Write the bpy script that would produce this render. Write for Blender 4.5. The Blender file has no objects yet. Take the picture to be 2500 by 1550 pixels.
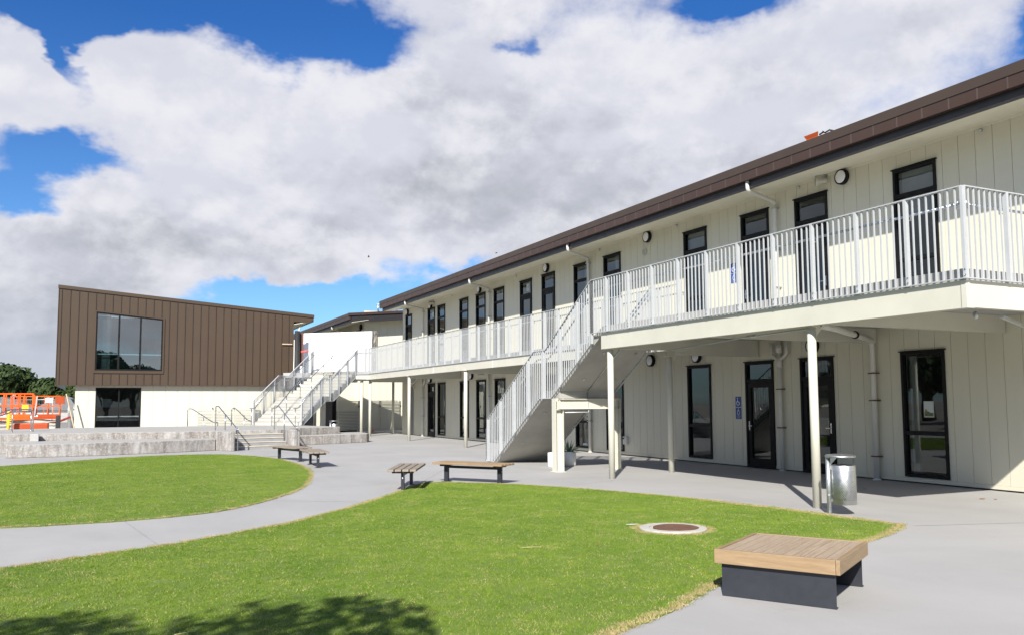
import bpy, bmesh, math, random
from mathutils import Vector, Matrix
random.seed(7)
S = bpy.context.scene
COL = S.collection

# ------------------------------------------------------------------ camera
cam = bpy.data.cameras.new('camera')
camo = bpy.data.objects.new('camera', cam); COL.objects.link(camo)
cr, cu, cb = Vector((0.90088, -0.43403, -0.00518)), Vector((-0.0308, -0.07583, 0.99665)), Vector((-0.43297, -0.8977, -0.08168))
camo.matrix_world = Matrix(((cr.x, cu.x, cb.x, 0), (cr.y, cu.y, cb.y, 0), (cr.z, cu.z, cb.z, 1.6), (0, 0, 0, 1)))
cam.sensor_width = 36; cam.lens = 29.66; cam.shift_y = 0.016
cam.clip_start = 0.1; cam.clip_end = 5000
S.camera = camo

# ------------------------------------------------------------------ sun, exposure
SUN = Vector((2.37, 3.13, -2.72)).normalized()
sun = bpy.data.lights.new('sun', 'SUN'); sun.energy = 5.0; sun.angle = math.radians(0.53); sun.color = (1.0, 0.955, 0.88)
suno = bpy.data.objects.new('sun', sun); COL.objects.link(suno)
suno.rotation_euler = SUN.to_track_quat('-Z', 'Y').to_euler()
S.view_settings.view_transform = 'Standard'; S.view_settings.look = 'None'
S.view_settings.exposure = 0.70; S.view_settings.gamma = 1

# ------------------------------------------------------------------ node helper
class N:
    def __init__(s, tree): s.t = tree
    def new(s, typ, **kw):
        n = s.t.nodes.new(typ)
        for k, v in kw.items(): setattr(n, k, v)
        return n
    def link(s, a, b): s.t.links.new(a, b)
    def setin(s, n, i, v):
        if v is None: return
        if hasattr(v, 'is_output'): s.link(v, n.inputs[i])
        else: n.inputs[i].default_value = v
    def m(s, op, a, b=None, c=None, clamp=False):
        n = s.new('ShaderNodeMath', operation=op); n.use_clamp = clamp
        s.setin(n, 0, a); s.setin(n, 1, b); s.setin(n, 2, c)
        return n.outputs[0]
    def vm(s, op, a, b=None):
        n = s.new('ShaderNodeVectorMath', operation=op)
        s.setin(n, 0, a); s.setin(n, 1, b)
        return n.outputs['Value'] if op in ('LENGTH', 'DOT_PRODUCT') else n.outputs[0]
    def comb(s, x, y, z):
        n = s.new('ShaderNodeCombineXYZ'); s.setin(n, 0, x); s.setin(n, 1, y); s.setin(n, 2, z); return n.outputs[0]
    def sep(s, v):
        n = s.new('ShaderNodeSeparateXYZ'); s.setin(n, 0, v); return n.outputs
    def noise(s, vec, scale, detail=4, rough=0.5, dist=0, out=0):
        n = s.new('ShaderNodeTexNoise'); s.setin(n, 'Vector', vec)
        n.inputs['Scale'].default_value = scale; n.inputs['Detail'].default_value = detail
        n.inputs['Roughness'].default_value = rough; n.inputs['Distortion'].default_value = dist
        return n.outputs[out]
    def mr(s, v, a, b, c=0.0, d=1.0, smooth=False):
        n = s.new('ShaderNodeMapRange'); n.interpolation_type = 'SMOOTHSTEP' if smooth else 'LINEAR'
        s.setin(n, 0, v); s.setin(n, 1, a); s.setin(n, 2, b); s.setin(n, 3, c); s.setin(n, 4, d)
        return n.outputs[0]
    def mix(s, f, a, b):
        n = s.new('ShaderNodeMix', data_type='RGBA'); s.setin(n, 0, f)
        s.setin(n, 6, a); s.setin(n, 7, b); return n.outputs[2]

def c4(c): return (c[0], c[1], c[2], 1.0)

# ------------------------------------------------------------------ world: Nishita sky with a cloud layer
W = bpy.data.worlds.new('World'); S.world = W; W.use_nodes = True
wt = W.node_tree; wt.nodes.clear(); n = N(wt)
sky = n.new('ShaderNodeTexSky'); sky.sky_type = 'NISHITA'; sky.sun_disc = False
sky.sun_elevation = math.asin(-SUN.z); sky.sun_rotation = math.atan2(-SUN.x, -SUN.y)
sky.altitude = 20; sky.air_density = 1.0; sky.dust_density = 0.4; sky.ozone_density = 2.2
geo = n.new('ShaderNodeTexCoord'); D = geo.outputs['Generated']
dn = n.vm('NORMALIZE', D); sx = n.sep(dn)
az = n.m('MULTIPLY', n.m('ARCTAN2', sx[0], sx[1]), 57.2958)
el = n.m('MULTIPLY', n.m('ARCSINE', sx[2]), 57.2958)
P0 = n.comb(az, el, 0.0)
warp = n.new('ShaderNodeTexNoise'); n.link(n.vm('MULTIPLY', dn, (1, 1, 1.6)), warp.inputs['Vector'])
warp.inputs['Scale'].default_value = 7; warp.inputs['Detail'].default_value = 5; warp.inputs['Roughness'].default_value = 0.6
wv = n.vm('MULTIPLY', n.vm('SUBTRACT', warp.outputs[1], (0.5, 0.5, 0.5)), (11, 6.5, 0))
P = n.vm('ADD', P0, wv)
den = n.m('ADD', n.m('MAXIMUM', sx[2], 0.0), 0.16)
Q = n.comb(n.m('DIVIDE', sx[0], den), n.m('DIVIDE', sx[1], den), 0.0)
f1 = n.noise(Q, 0.85, 8, 0.58, 0.3)
f2 = n.noise(Q, 2.6, 7, 0.6, 0.5)
bias = n.m('ADD', n.m('MULTIPLY', n.m('SUBTRACT', f1, 0.5), 2.2), n.m('MULTIPLY', n.m('SUBTRACT', f2, 0.5), 0.75))
bias = n.m('ADD', bias, 0.17)
f3 = n.noise(dn, 22, 6, 0.62, 0.2)
bias = n.m('ADD', bias, n.m('MULTIPLY', n.m('SUBTRACT', f3, 0.5), 0.75))
# openings (negative) and banks (positive): azimuth, elevation, half-widths in degrees, amount
for a, e, wx, wy, k in ((-3, 24.4, 6.5, 1.6, -2.0), (5, 24.9, 8.0, 1.8, -2.0), (-1.6, 20.8, 1.0, 2.4, -1.5), (-3.2, 22.8, 3.0, 1.0, -.8), (11, 23.6, 3.5, 1.8, -.9),
        (16.5, 23.2, 4.0, 1.3, -1.0), (-2.5, 14.6, 5.4, 1.1, -1.5), (-5.6, 12.0, 3.0, 1.7, -1.7), (16, 6.6, 9, 1.0, -1.7), (24, 8.3, 5, 1.2, -1.3), (30, 10.6, 4, .9, -.6),
        (8.5, 6.3, 3.5, 0.8, -.9), (26.2, 23.6, 1.1, 0.9, -.7), (41.3, 25.9, 3.4, 1.3, -1.5), (60.5, 20, 2.6, 2.6, -1.9),
        (22.6, 15.0, 2.4, 1.0, -.55), (27, 11.7, 3, 1.2, -.3), (-4.6, 3.4, 3, 0.5, -.45), (18, 3.6, 10, 2.4, -1.1),
        (24, 14, 36, 11, 1.0), (-52, 17, 20, 11, .8), (176, 9, 30, 8, .7), (-176, 9, 26, 8, .6), (-3, 8.6, 9, 2.8, .95), (-5, 4.0, 9, 2.4, .9), (-7.5, 18.6, 4.5, 3.0, .9), (2.5, 20.6, 2.6, 1.2, .5), (6, 12.5, 9, 3, .35), (34, 10, 10, 2.4, .4), (-6.5, 20.0, 3.6, 2.1, .9), (3.5, 19.4, 5, 1.6, .5), (12, 17, 9, 3.0, .6), (33, 19, 14, 5, .7), (8, 11, 9, 2.2, .5), (21, 26.5, 6, 1.8, .6), (48, 24, 6, 2.5, .5)):
    v = n.vm('MULTIPLY', n.vm('SUBTRACT', P, (a, e, 0)), (1 / wx, 1 / wy, 0))
    r2 = n.vm('DOT_PRODUCT', v, v)
    bias = n.m('ADD', bias, n.m('MULTIPLY', n.m('EXPONENT', n.m('MULTIPLY', r2, -1.0)), k))
mask = n.mr(bias, -0.12, 0.78, 0, 1, True)
# cloud tone: bright billows, soft grey undersides
g1 = n.noise(n.comb(n.m('MULTIPLY', az, 0.55), n.m('MULTIPLY', el, 1.25), 3.0), 0.12, 7, 0.55, 0.4)
g2 = n.noise(n.vm('MULTIPLY', n.vm('ADD', dn, (0.0, 0.0, 4.0)), (1, 1, 2.2)), 5.0, 6, 0.52, 0.15)
tone = n.m('ADD', n.m('MULTIPLY', g1, 1.1), n.m('MULTIPLY', g2, 0.9))
for a, e, wx, wy, k in ((24, 14.5, 12, 2.6, .22), (38, 16, 10, 2.5, .12), (9, 9.6, 9, 1.6, .20), (20, 11.5, 10, 1.2, .16), (-3, 6.0, 6, 2.6, .30), (2, 10, 4, 1.0, .16), (14, 19, 9, 2.2, -.22), (0, 17.5, 6, 3, -.22), (35, 22, 12, 3, -.16), (30, 8.6, 7, .8, -.1), (-6, 19, 4, 3, -.1), (6, 7.6, 5, .7, -.12)):
    v = n.vm('MULTIPLY', n.vm('SUBTRACT', P, (a, e, 0)), (1 / wx, 1 / wy, 0))
    tone = n.m('ADD', tone, n.m('MULTIPLY', n.m('EXPONENT', n.m('MULTIPLY', n.vm('DOT_PRODUCT', v, v), -1.0)), k))
dr = n.vm('MULTIPLY', dn, (1, 1, 1.35))
e1 = n.noise(dr, 7.5, 6, 0.6, 0.1); e2 = n.noise(n.vm('ADD', dr, (-0.006, -0.004, 0.020)), 7.5, 6, 0.6, 0.1)
relief = n.m('SUBTRACT', e1, e2)
tone = n.m('SUBTRACT', tone, n.m('MULTIPLY', relief, 0.9))
thick = n.mr(bias, 0.2, 1.5, 0, 1, True)
shade = n.m('MULTIPLY', n.mr(tone, 0.86, 1.52, 0, 1, True), n.m('ADD', n.m('MULTIPLY', thick, 0.6), 0.4))
bil = n.noise(n.vm('MULTIPLY', dn, (1, 1, 1.5)), 9, 6, 0.52, 0.12)
lit = n.mr(n.m('ADD', bil, n.m('MULTIPLY', relief, 0.7)), 0.40, 0.68, 0, 1, True)
ccol = n.mix(shade, (0.72, 0.735, 0.825, 1), (0.45, 0.475, 0.53, 1))
ccol = n.mix(n.m('MULTIPLY', lit, n.m('SUBTRACT', 0.9, n.m('MULTIPLY', shade, 0.7))), ccol, (0.88, 0.88, 0.93, 1))
lowgrey = n.mr(n.m('ADD', el, n.m('MULTIPLY', az, 0.12)), 2.5, 9.0, 0.45, 0.0, True)
ccol = n.mix(lowgrey, ccol, (0.42, 0.48, 0.58, 1))
skyc = n.mix(n.mr(el, 2, 24, 0.0, 1, False), (0.60, 0.86, 1.15, 1), (0.21, 0.54, 1.00, 1))
skm = n.new('ShaderNodeMix', data_type='RGBA', blend_type='MULTIPLY'); skm.inputs[0].default_value = 1
n.link(sky.outputs[0], skm.inputs[6]); n.link(skyc, skm.inputs[7])
b1 = n.new('ShaderNodeBackground'); n.link(skm.outputs[2], b1.inputs[0]); b1.inputs[1].default_value = 0.080
b2 = n.new('ShaderNodeBackground'); n.link(ccol, b2.inputs[0]); b2.inputs[1].default_value = 0.60
ms = n.new('ShaderNodeMixShader'); n.link(mask, ms.inputs[0]); n.link(b1.outputs[0], ms.inputs[1]); n.link(b2.outputs[0], ms.inputs[2])
out = n.new('ShaderNodeOutputWorld'); n.link(ms.outputs[0], out.inputs[0])

# ------------------------------------------------------------------ materials
def mat(name, color, rough=0.6, metal=0.0, spec=0.5, vary=0.06, vscale=3.0, bump=0.0, bscale=60.0, fn=None, coat=0.0, local=False):
    m = bpy.data.materials.new(name); m.use_nodes = True
    t = m.node_tree; t.nodes.clear(); q = N(t)
    o = q.new('ShaderNodeOutputMaterial'); b = q.new('ShaderNodeBsdfPrincipled'); q.link(b.outputs[0], o.inputs[0])
    b.inputs['Roughness'].default_value = rough; b.inputs['Metallic'].default_value = metal
    b.inputs['Specular IOR Level'].default_value = spec; b.inputs['Coat Weight'].default_value = coat
    gp = q.new('ShaderNodeNewGeometry').outputs['Position']
    if local: gp = q.new('ShaderNodeTexCoord').outputs['Object']
    if fn:
        col = fn(q, gp, b)
    else:
        f = q.noise(gp, vscale, 5, 0.6)
        d = [max(0, c * (1 - vary * 2)) for c in color]; l = [min(1, c * (1 + vary * 2)) for c in color]
        col = q.mix(q.mr(f, 0.25, 0.75), c4(d), c4(l))
        if vary > 0:
            q.link(q.mr(q.noise(gp, vscale * 2.7, 4, 0.6), 0.3, 0.7, max(0.02, rough - 0.08), min(1, rough + 0.1)), b.inputs['Roughness'])
    if col is not None: q.link(col, b.inputs['Base Color'])
    if bump > 0:
        bp = q.new('ShaderNodeBump'); bp.inputs['Strength'].default_value = bump; bp.inputs['Distance'].default_value = 0.01
        q.link(q.noise(gp, bscale, 5, 0.65), bp.inputs['Height']); q.link(bp.outputs[0], b.inputs['Normal'])
    return m

def f_pave(q, p, b):
    a = q.noise(p, 0.35, 5, 0.6, 0.5); c = q.noise(q.vm('MULTIPLY', p, (1.0, 0.28, 1)), 1.3, 6, 0.65, 0.6); d = q.noise(p, 28, 4, 0.7)
    col = q.mix(q.mr(a, 0.3, 0.7), (0.305, 0.298, 0.286, 1), (0.375, 0.366, 0.353, 1))
    col = q.mix(q.mr(c, 0.35, 0.75, 0, 0.45), col, (0.395, 0.386, 0.374, 1))
    col = q.mix(q.mr(d, 0.55, 0.9, 0, 0.25), col, (0.245, 0.24, 0.24, 1))
    st = q.noise(p, 2.1, 4, 0.55, 1.5)
    return q.mix(q.mr(st, 0.62, 0.8, 0, 0.22), col, (0.235, 0.228, 0.222, 1))
def f_oldconc(q, p, b):
    s = q.vm('MULTIPLY', p, (1, 1, 0.16))
    a = q.noise(s, 3.3, 7, 0.68, 0.8); c = q.noise(p, 2.2, 7, 0.7, 1.2); d = q.noise(p, 17, 6, 0.75)
    col = q.mix(q.mr(a, 0.38, 0.66), (0.16, 0.145, 0.13, 1), (0.42, 0.405, 0.385, 1))
    col = q.mix(q.mr(c, 0.46, 0.66, 0, 0.75), col, (0.19, 0.16, 0.14, 1))
    col = q.mix(q.mr(d, 0.5, 0.7, 0, 0.75), col, (0.50, 0.485, 0.465, 1))
    nz = q.sep(q.new('ShaderNodeNewGeometry').outputs['Normal'])[2]
    return q.mix(q.mr(nz, 0.5, 0.9), col, q.mix(q.mr(c, 0.3, 0.7), (0.33, 0.32, 0.295, 1), (0.40, 0.388, 0.36, 1)))
def f_grassbase(q, p, b):
    a = q.noise(p, 1.1, 5, 0.6); d = q.noise(p, 60, 3, 0.7)
    col = q.mix(q.mr(a, 0.3, 0.7), (0.085, 0.15, 0.015, 1), (0.13, 0.19, 0.02, 1))
    return q.mix(q.mr(d, 0.45, 0.65, 0, 0.7), col, (0.15, 0.16, 0.05, 1))
def f_blade(q, p, b):
    oi = q.new('ShaderNodeObjectInfo').outputs['Random']
    a = q.noise(p, 0.9, 5, 0.6, 0.4); e = q.noise(p, 5.5, 4, 0.6)
    h = q.new('ShaderNodeTexWhiteNoise'); q.link(q.vm('MULTIPLY', p, (1, 1, 0)), h.inputs[0])
    col = q.mix(q.mr(a, 0.32, 0.7), (0.088, 0.180, 0.009, 1), (0.200, 0.285, 0.024, 1))
    col = q.mix(q.mr(e, 0.38, 0.68, 0, 0.7), col, (0.078, 0.160, 0.009, 1))
    isl = q.new('ShaderNodeNewGeometry').outputs['Random Per Island']
    s = q.m('FRACT', q.m('ADD', isl, q.m('MULTIPLY', oi, 7.31)))
    col = q.mix(q.mr(s, 0.0, 0.5, 0.3, 0.0), col, (0.22, 0.315, 0.035, 1))
    pt = q.noise(p, 2.3, 4, 0.65, 0.5)
    dry = q.m('ADD', s, q.mr(pt, 0.50, 0.76, 0.0, 0.27))
    col = q.mix(q.mr(dry, 0.93, 0.97), col, (0.52, 0.42, 0.20, 1))
    return col
def f_wood(dark, light, sc=1.0, axis=(1, 14, 14)):
    def f(q, p, b):
        oc = q.new('ShaderNodeTexCoord').outputs['Object']; oi = q.new('ShaderNodeObjectInfo').outputs['Random']
        pv = q.vm('ADD', q.vm('MULTIPLY', oc, axis), q.comb(q.m('MULTIPLY', oi, 37), q.m('MULTIPLY', oi, 11), 0.0))
        a = q.noise(pv, 1.6 * sc, 7, 0.65, 1.1); g = q.noise(pv, 9 * sc, 5, 0.7, 0.3)
        col = q.mix(q.mr(a, 0.3, 0.7), c4(dark), c4(light))
        col = q.mix(q.mr(g, 0.45, 0.75, 0, 0.45), col, c4([x * 0.6 for x in dark]))
        return q.mix(q.mr(oi, 0, 1, 0, 0.35), col, c4([x * 0.8 for x in light]))
    return f
def f_galv(q, p, b):
    v = q.new('ShaderNodeTexVoronoi'); q.link(p, v.inputs['Vector']); v.inputs['Scale'].default_value = 70
    return q.mix(q.mr(v.outputs['Distance'], 0.0, 0.8), (0.40, 0.43, 0.43, 1), (0.60, 0.63, 0.63, 1))
def f_log(q, p, b):
    s = q.vm('MULTIPLY', p, (6, 6, 0.8)); a = q.noise(s, 3.0, 7, 0.7, 0.8)
    return q.mix(q.mr(a, 0.45, 0.68), (0.03, 0.028, 0.026, 1), (0.42, 0.38, 0.33, 1))
def f_logdark(q, p, b):
    s = q.vm('MULTIPLY', p, (6, 6, 0.8)); a = q.noise(s, 3.0, 7, 0.7, 0.8)
    return q.mix(q.mr(a, 0.58, 0.78), (0.016, 0.017, 0.018, 1), (0.30, 0.28, 0.25, 1))
def f_rust(q, p, b):
    a = q.noise(p, 9, 6, 0.7)
    return q.mix(q.mr(a, 0.3, 0.7), (0.085, 0.042, 0.026, 1), (0.17, 0.080, 0.045, 1))
def f_leaf(q, p, b):
    a = q.noise(p, 0.6, 4, 0.6); h = q.new('ShaderNodeTexWhiteNoise'); q.link(p, h.inputs[0])
    gg = q.new('ShaderNodeNewGeometry').outputs['Random Per Island']
    col = q.mix(q.mr(a, 0.3, 0.7), (0.022, 0.038, 0.012, 1), (0.052, 0.075, 0.022, 1))
    return q.mix(q.m('MULTIPLY', gg, 0.6), col, (0.045, 0.075, 0.022, 1))
def f_mesh(q, p, b): return q.mix(q.noise(p, 2), (0.22, 0.24, 0.25, 1), (0.40, 0.42, 0.43, 1))
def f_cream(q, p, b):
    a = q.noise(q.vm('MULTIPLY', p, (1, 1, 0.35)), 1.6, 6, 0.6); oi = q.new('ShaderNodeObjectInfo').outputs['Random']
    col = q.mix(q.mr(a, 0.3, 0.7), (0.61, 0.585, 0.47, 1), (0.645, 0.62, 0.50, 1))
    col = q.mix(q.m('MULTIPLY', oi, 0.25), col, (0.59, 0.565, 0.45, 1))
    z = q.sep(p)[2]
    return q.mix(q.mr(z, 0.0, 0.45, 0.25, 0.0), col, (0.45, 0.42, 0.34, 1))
def f_brownclad(q, p, b):
    oi = q.new('ShaderNodeObjectInfo').outputs['Random']; a = q.noise(p, 0.8, 4, 0.5)
    col = q.mix(q.mr(a, 0.3, 0.7), (0.062, 0.042, 0.027, 1), (0.070, 0.048, 0.031, 1))
    return q.mix(q.m('MULTIPLY', oi, 0.5), col, (0.076, 0.052, 0.034, 1))

M = dict(
    pave=mat('pavement_concrete', (0.4, 0.4, 0.4), 0.8, fn=f_pave, bump=0.25, bscale=55),
    gravel=mat('bare_ground', (0.24, 0.21, 0.18), 0.9, vary=0.2, vscale=0.8, bump=0.4),
    oldconc=mat('weathered_concrete', (0.4, 0.4, 0.4), 0.85, fn=f_oldconc, bump=0.3, bscale=30),
    newconc=mat('smooth_concrete', (0.37, 0.365, 0.355), 0.75, vary=0.06, vscale=2.0, bump=0.12, bscale=45),
    soffitconc=mat('soffit_concrete', (0.36, 0.35, 0.315), 0.8, vary=0.06, vscale=2.0, bump=0.12, bscale=45),
    nosing=mat('pale_nosing', (0.58, 0.54, 0.40), 0.6),
    grassbase=mat('turf_soil', (0.1, 0.1, 0.05), 0.95, fn=f_grassbase),
    blade=mat('grass_blade', (0.1, 0.2, 0.03), 0.55, fn=f_blade, spec=0.25),
    dryblade=mat('dry_grass', (0.40, 0.32, 0.16), 0.8, vary=0.2, vscale=20, spec=0.2),
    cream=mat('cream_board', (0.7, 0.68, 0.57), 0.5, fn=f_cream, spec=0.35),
    creamsteel=mat('cream_steel', (0.56, 0.545, 0.46), 0.4, vary=0.03, vscale=1.5),
    creamgroove=mat('cream_backing', (0.38, 0.36, 0.285), 0.8, vary=0.03),
    soffit=mat('cream_soffit', (0.68, 0.65, 0.52), 0.6, vary=0.03, vscale=1.2),
    rail=mat('light_grey_powdercoat', (0.45, 0.465, 0.47), 0.4, metal=0.1, vary=0.03, vscale=6),
    steel=mat('stainless_steel', (0.55, 0.56, 0.57), 0.24, metal=1.0, vary=0.08, vscale=12),
    polished=mat('perforated_stainless', (0.50, 0.51, 0.51), 0.44, metal=1.0, vary=0.05, vscale=8),
    galv=mat('galvanised_steel', (0.5, 0.5, 0.5), 0.42, metal=0.8, fn=f_galv),
    fascia=mat('brown_fascia', (0.050, 0.028, 0.020), 0.45, vary=0.06, vscale=1.5),
    roofm=mat('brown_roof', (0.054, 0.036, 0.026), 0.5, vary=0.05, vscale=1.0),
    darkfascia=mat('dark_gutter', (0.022, 0.020, 0.021), 0.4, vary=0.05),
    jointm=mat('fascia_joint_strip', (0.078, 0.056, 0.047), 0.45, vary=0.05),
    brown=mat('brown_cladding', (0.1, 0.08, 0.06), 0.42, fn=f_brownclad, spec=0.4),
    brownseam=mat('brown_seam', (0.030, 0.019, 0.013), 0.5, vary=0.04),
    black=mat('black_aluminium', (0.008, 0.008, 0.009), 0.55, spec=0.2, vary=0.1),
    whitepvc=mat('white_pipe', (0.60, 0.59, 0.54), 0.38, vary=0.03),
    lampwhite=mat('lamp_diffuser', (0.78, 0.79, 0.80), 0.3, vary=0.02),
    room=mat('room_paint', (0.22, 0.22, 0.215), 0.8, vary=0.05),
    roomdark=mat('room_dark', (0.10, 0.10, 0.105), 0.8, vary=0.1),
    blind=mat('window_blind', (0.55, 0.55, 0.53), 0.7, vary=0.04, vscale=5),
    carpet=mat('room_carpet', (0.06, 0.06, 0.065), 0.95, vary=0.1),
    white=mat('white_screen', (0.80, 0.80, 0.78), 0.5, vary=0.01),
    log=mat('weathered_log', (0.1, 0.1, 0.1), 0.85, fn=f_log, bump=0.5, bscale=20),
    logdark=mat('charred_log', (0.1, 0.1, 0.1), 0.7, fn=f_logdark, bump=0.5, bscale=20),
    oiledwood=mat('brown_timber', (0.10, 0.035, 0.02), 0.6, vary=0.15),
    greywood=mat('weathered_slat', (0.3, 0.26, 0.2), 0.75, fn=f_wood((0.19, 0.155, 0.12), (0.33, 0.275, 0.21)), bump=0.2, bscale=40),
    goldwood=mat('golden_hardwood', (0.45, 0.3, 0.15), 0.6, fn=f_wood((0.22, 0.14, 0.070), (0.37, 0.26, 0.148)), bump=0.1, bscale=40),
    slate=mat('charcoal_steel', (0.026, 0.029, 0.037), 0.4, vary=0.05, vscale=6),
    blacksteel=mat('black_steel', (0.025, 0.026, 0.03), 0.4, vary=0.08),
    rust=mat('rusty_iron', (0.2, 0.1, 0.05), 0.85, fn=f_rust, bump=0.4, bscale=80),
    collar=mat('pale_collar', (0.44, 0.42, 0.37), 0.8, vary=0.08, vscale=12),
    orange=mat('orange_paint', (0.80, 0.12, 0.012), 0.4, vary=0.04),
    darkorange=mat('dark_orange_paint', (0.42, 0.065, 0.012), 0.45, vary=0.06),
    yellow=mat('yellow_paint', (0.80, 0.52, 0.03), 0.5, vary=0.05),
    blue=mat('blue_sign', (0.012, 0.06, 0.27), 0.4, vary=0.02),
    signwhite=mat('sign_white', (0.80, 0.82, 0.84), 0.5, vary=0.02),
    paper=mat('paper', (0.50, 0.55, 0.53), 0.7, vary=0.03),
    ink=mat('ink', (0.05, 0.06, 0.06), 0.6, vary=0.02),
    poster_green=mat('poster_green', (0.10, 0.13, 0.06), 0.6, vary=0.3, vscale=30),
    poster_ochre=mat('poster_ochre', (0.28, 0.20, 0.06), 0.6, vary=0.2, vscale=30),
    tyre=mat('tyre_rubber', (0.45, 0.43, 0.38), 0.8, vary=0.1),
    rubber=mat('dark_rubber', (0.03, 0.03, 0.03), 0.8, vary=0.1),
    leaf=mat('tree_leaf', (0.05, 0.09, 0.03), 0.6, fn=f_leaf, spec=0.2),
    bark=mat('tree_bark', (0.10, 0.08, 0.06), 0.9, vary=0.2, vscale=5, bump=0.5),
    agave=mat('agave_leaf', (0.10, 0.17, 0.10), 0.5, vary=0.15, vscale=12),
    pot=mat('white_pot', (0.74, 0.74, 0.73), 0.45, vary=0.02),
    soil=mat('potting_soil', (0.05, 0.035, 0.025), 0.95, vary=0.2),
    wire=mat('fence_wire', (0.3, 0.3, 0.3), 0.5, fn=f_mesh, metal=0.6),
    tiles=mat('grey_roof_tile', (0.16, 0.17, 0.18), 0.6, vary=0.1),
    trayorange=mat('faded_orange', (0.48, 0.075, 0.012), 0.6, vary=0.08),
    pink=mat('pink_plastic', (0.75, 0.12, 0.10), 0.6, vary=0.1),
    timberpale=mat('pale_timber', (0.52, 0.40, 0.28), 0.75, vary=0.1),
    binlid=mat('grey_wheelie', (0.13, 0.13, 0.135), 0.5, vary=0.05),
    greendark=mat('green_plastic', (0.02, 0.09, 0.08), 0.5, vary=0.1),
    straw=mat('dry_twig', (0.50, 0.40, 0.22), 0.8, vary=0.15, vscale=15),
    brownleaf=mat('fallen_leaf', (0.30, 0.13, 0.05), 0.7, vary=0.15, vscale=15),
    grate=mat('drain_grate', (0.26, 0.27, 0.28), 0.6, vary=0.1),
    farhouse=mat('weatherboard', (0.55, 0.53, 0.50), 0.7, vary=0.05),
)
# glass: fresnel mirror over clear (slightly tinted) transmission
def glass(name, tint, boost=0.0, ior=1.52):
    m = bpy.data.materials.new(name); m.use_nodes = True; t = m.node_tree; t.nodes.clear(); q = N(t)
    o = q.new('ShaderNodeOutputMaterial'); tr = q.new('ShaderNodeBsdfTransparent'); gl = q.new('ShaderNodeBsdfGlossy')
    tr.inputs[0].default_value = c4(tint); gl.inputs['Roughness'].default_value = 0.008; gl.inputs[0].default_value = (0.93, 1, 1, 1)
    fr = q.new('ShaderNodeFresnel'); fr.inputs[0].default_value = ior
    bp = q.new('ShaderNodeBump'); bp.inputs['Strength'].default_value = 0.03; bp.inputs['Distance'].default_value = 0.02
    q.link(q.noise(q.new('ShaderNodeNewGeometry').outputs['Position'], 1.4, 2, 0.5), bp.inputs['Height']); q.link(bp.outputs[0], gl.inputs['Normal'])
    mx = q.new('ShaderNodeMixShader'); bf = q.new('ShaderNodeNewGeometry').outputs['Backfacing']
    q.link(q.m('MULTIPLY', q.m('ADD', q.m('MULTIPLY', fr.outputs[0], 1.7), boost, clamp=True), q.m('SUBTRACT', 1.0, bf)), mx.inputs[0])
    q.link(tr.outputs[0], mx.inputs[1]); q.link(gl.outputs[0], mx.inputs[2]); q.link(mx.outputs[0], o.inputs[0]); return m
M['glass'] = glass('window_glass', (0.66, 0.69, 0.69), 0.0)
M['glassteal'] = glass('tinted_glass', (0.62, 0.72, 0.73), 0.22)

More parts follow.
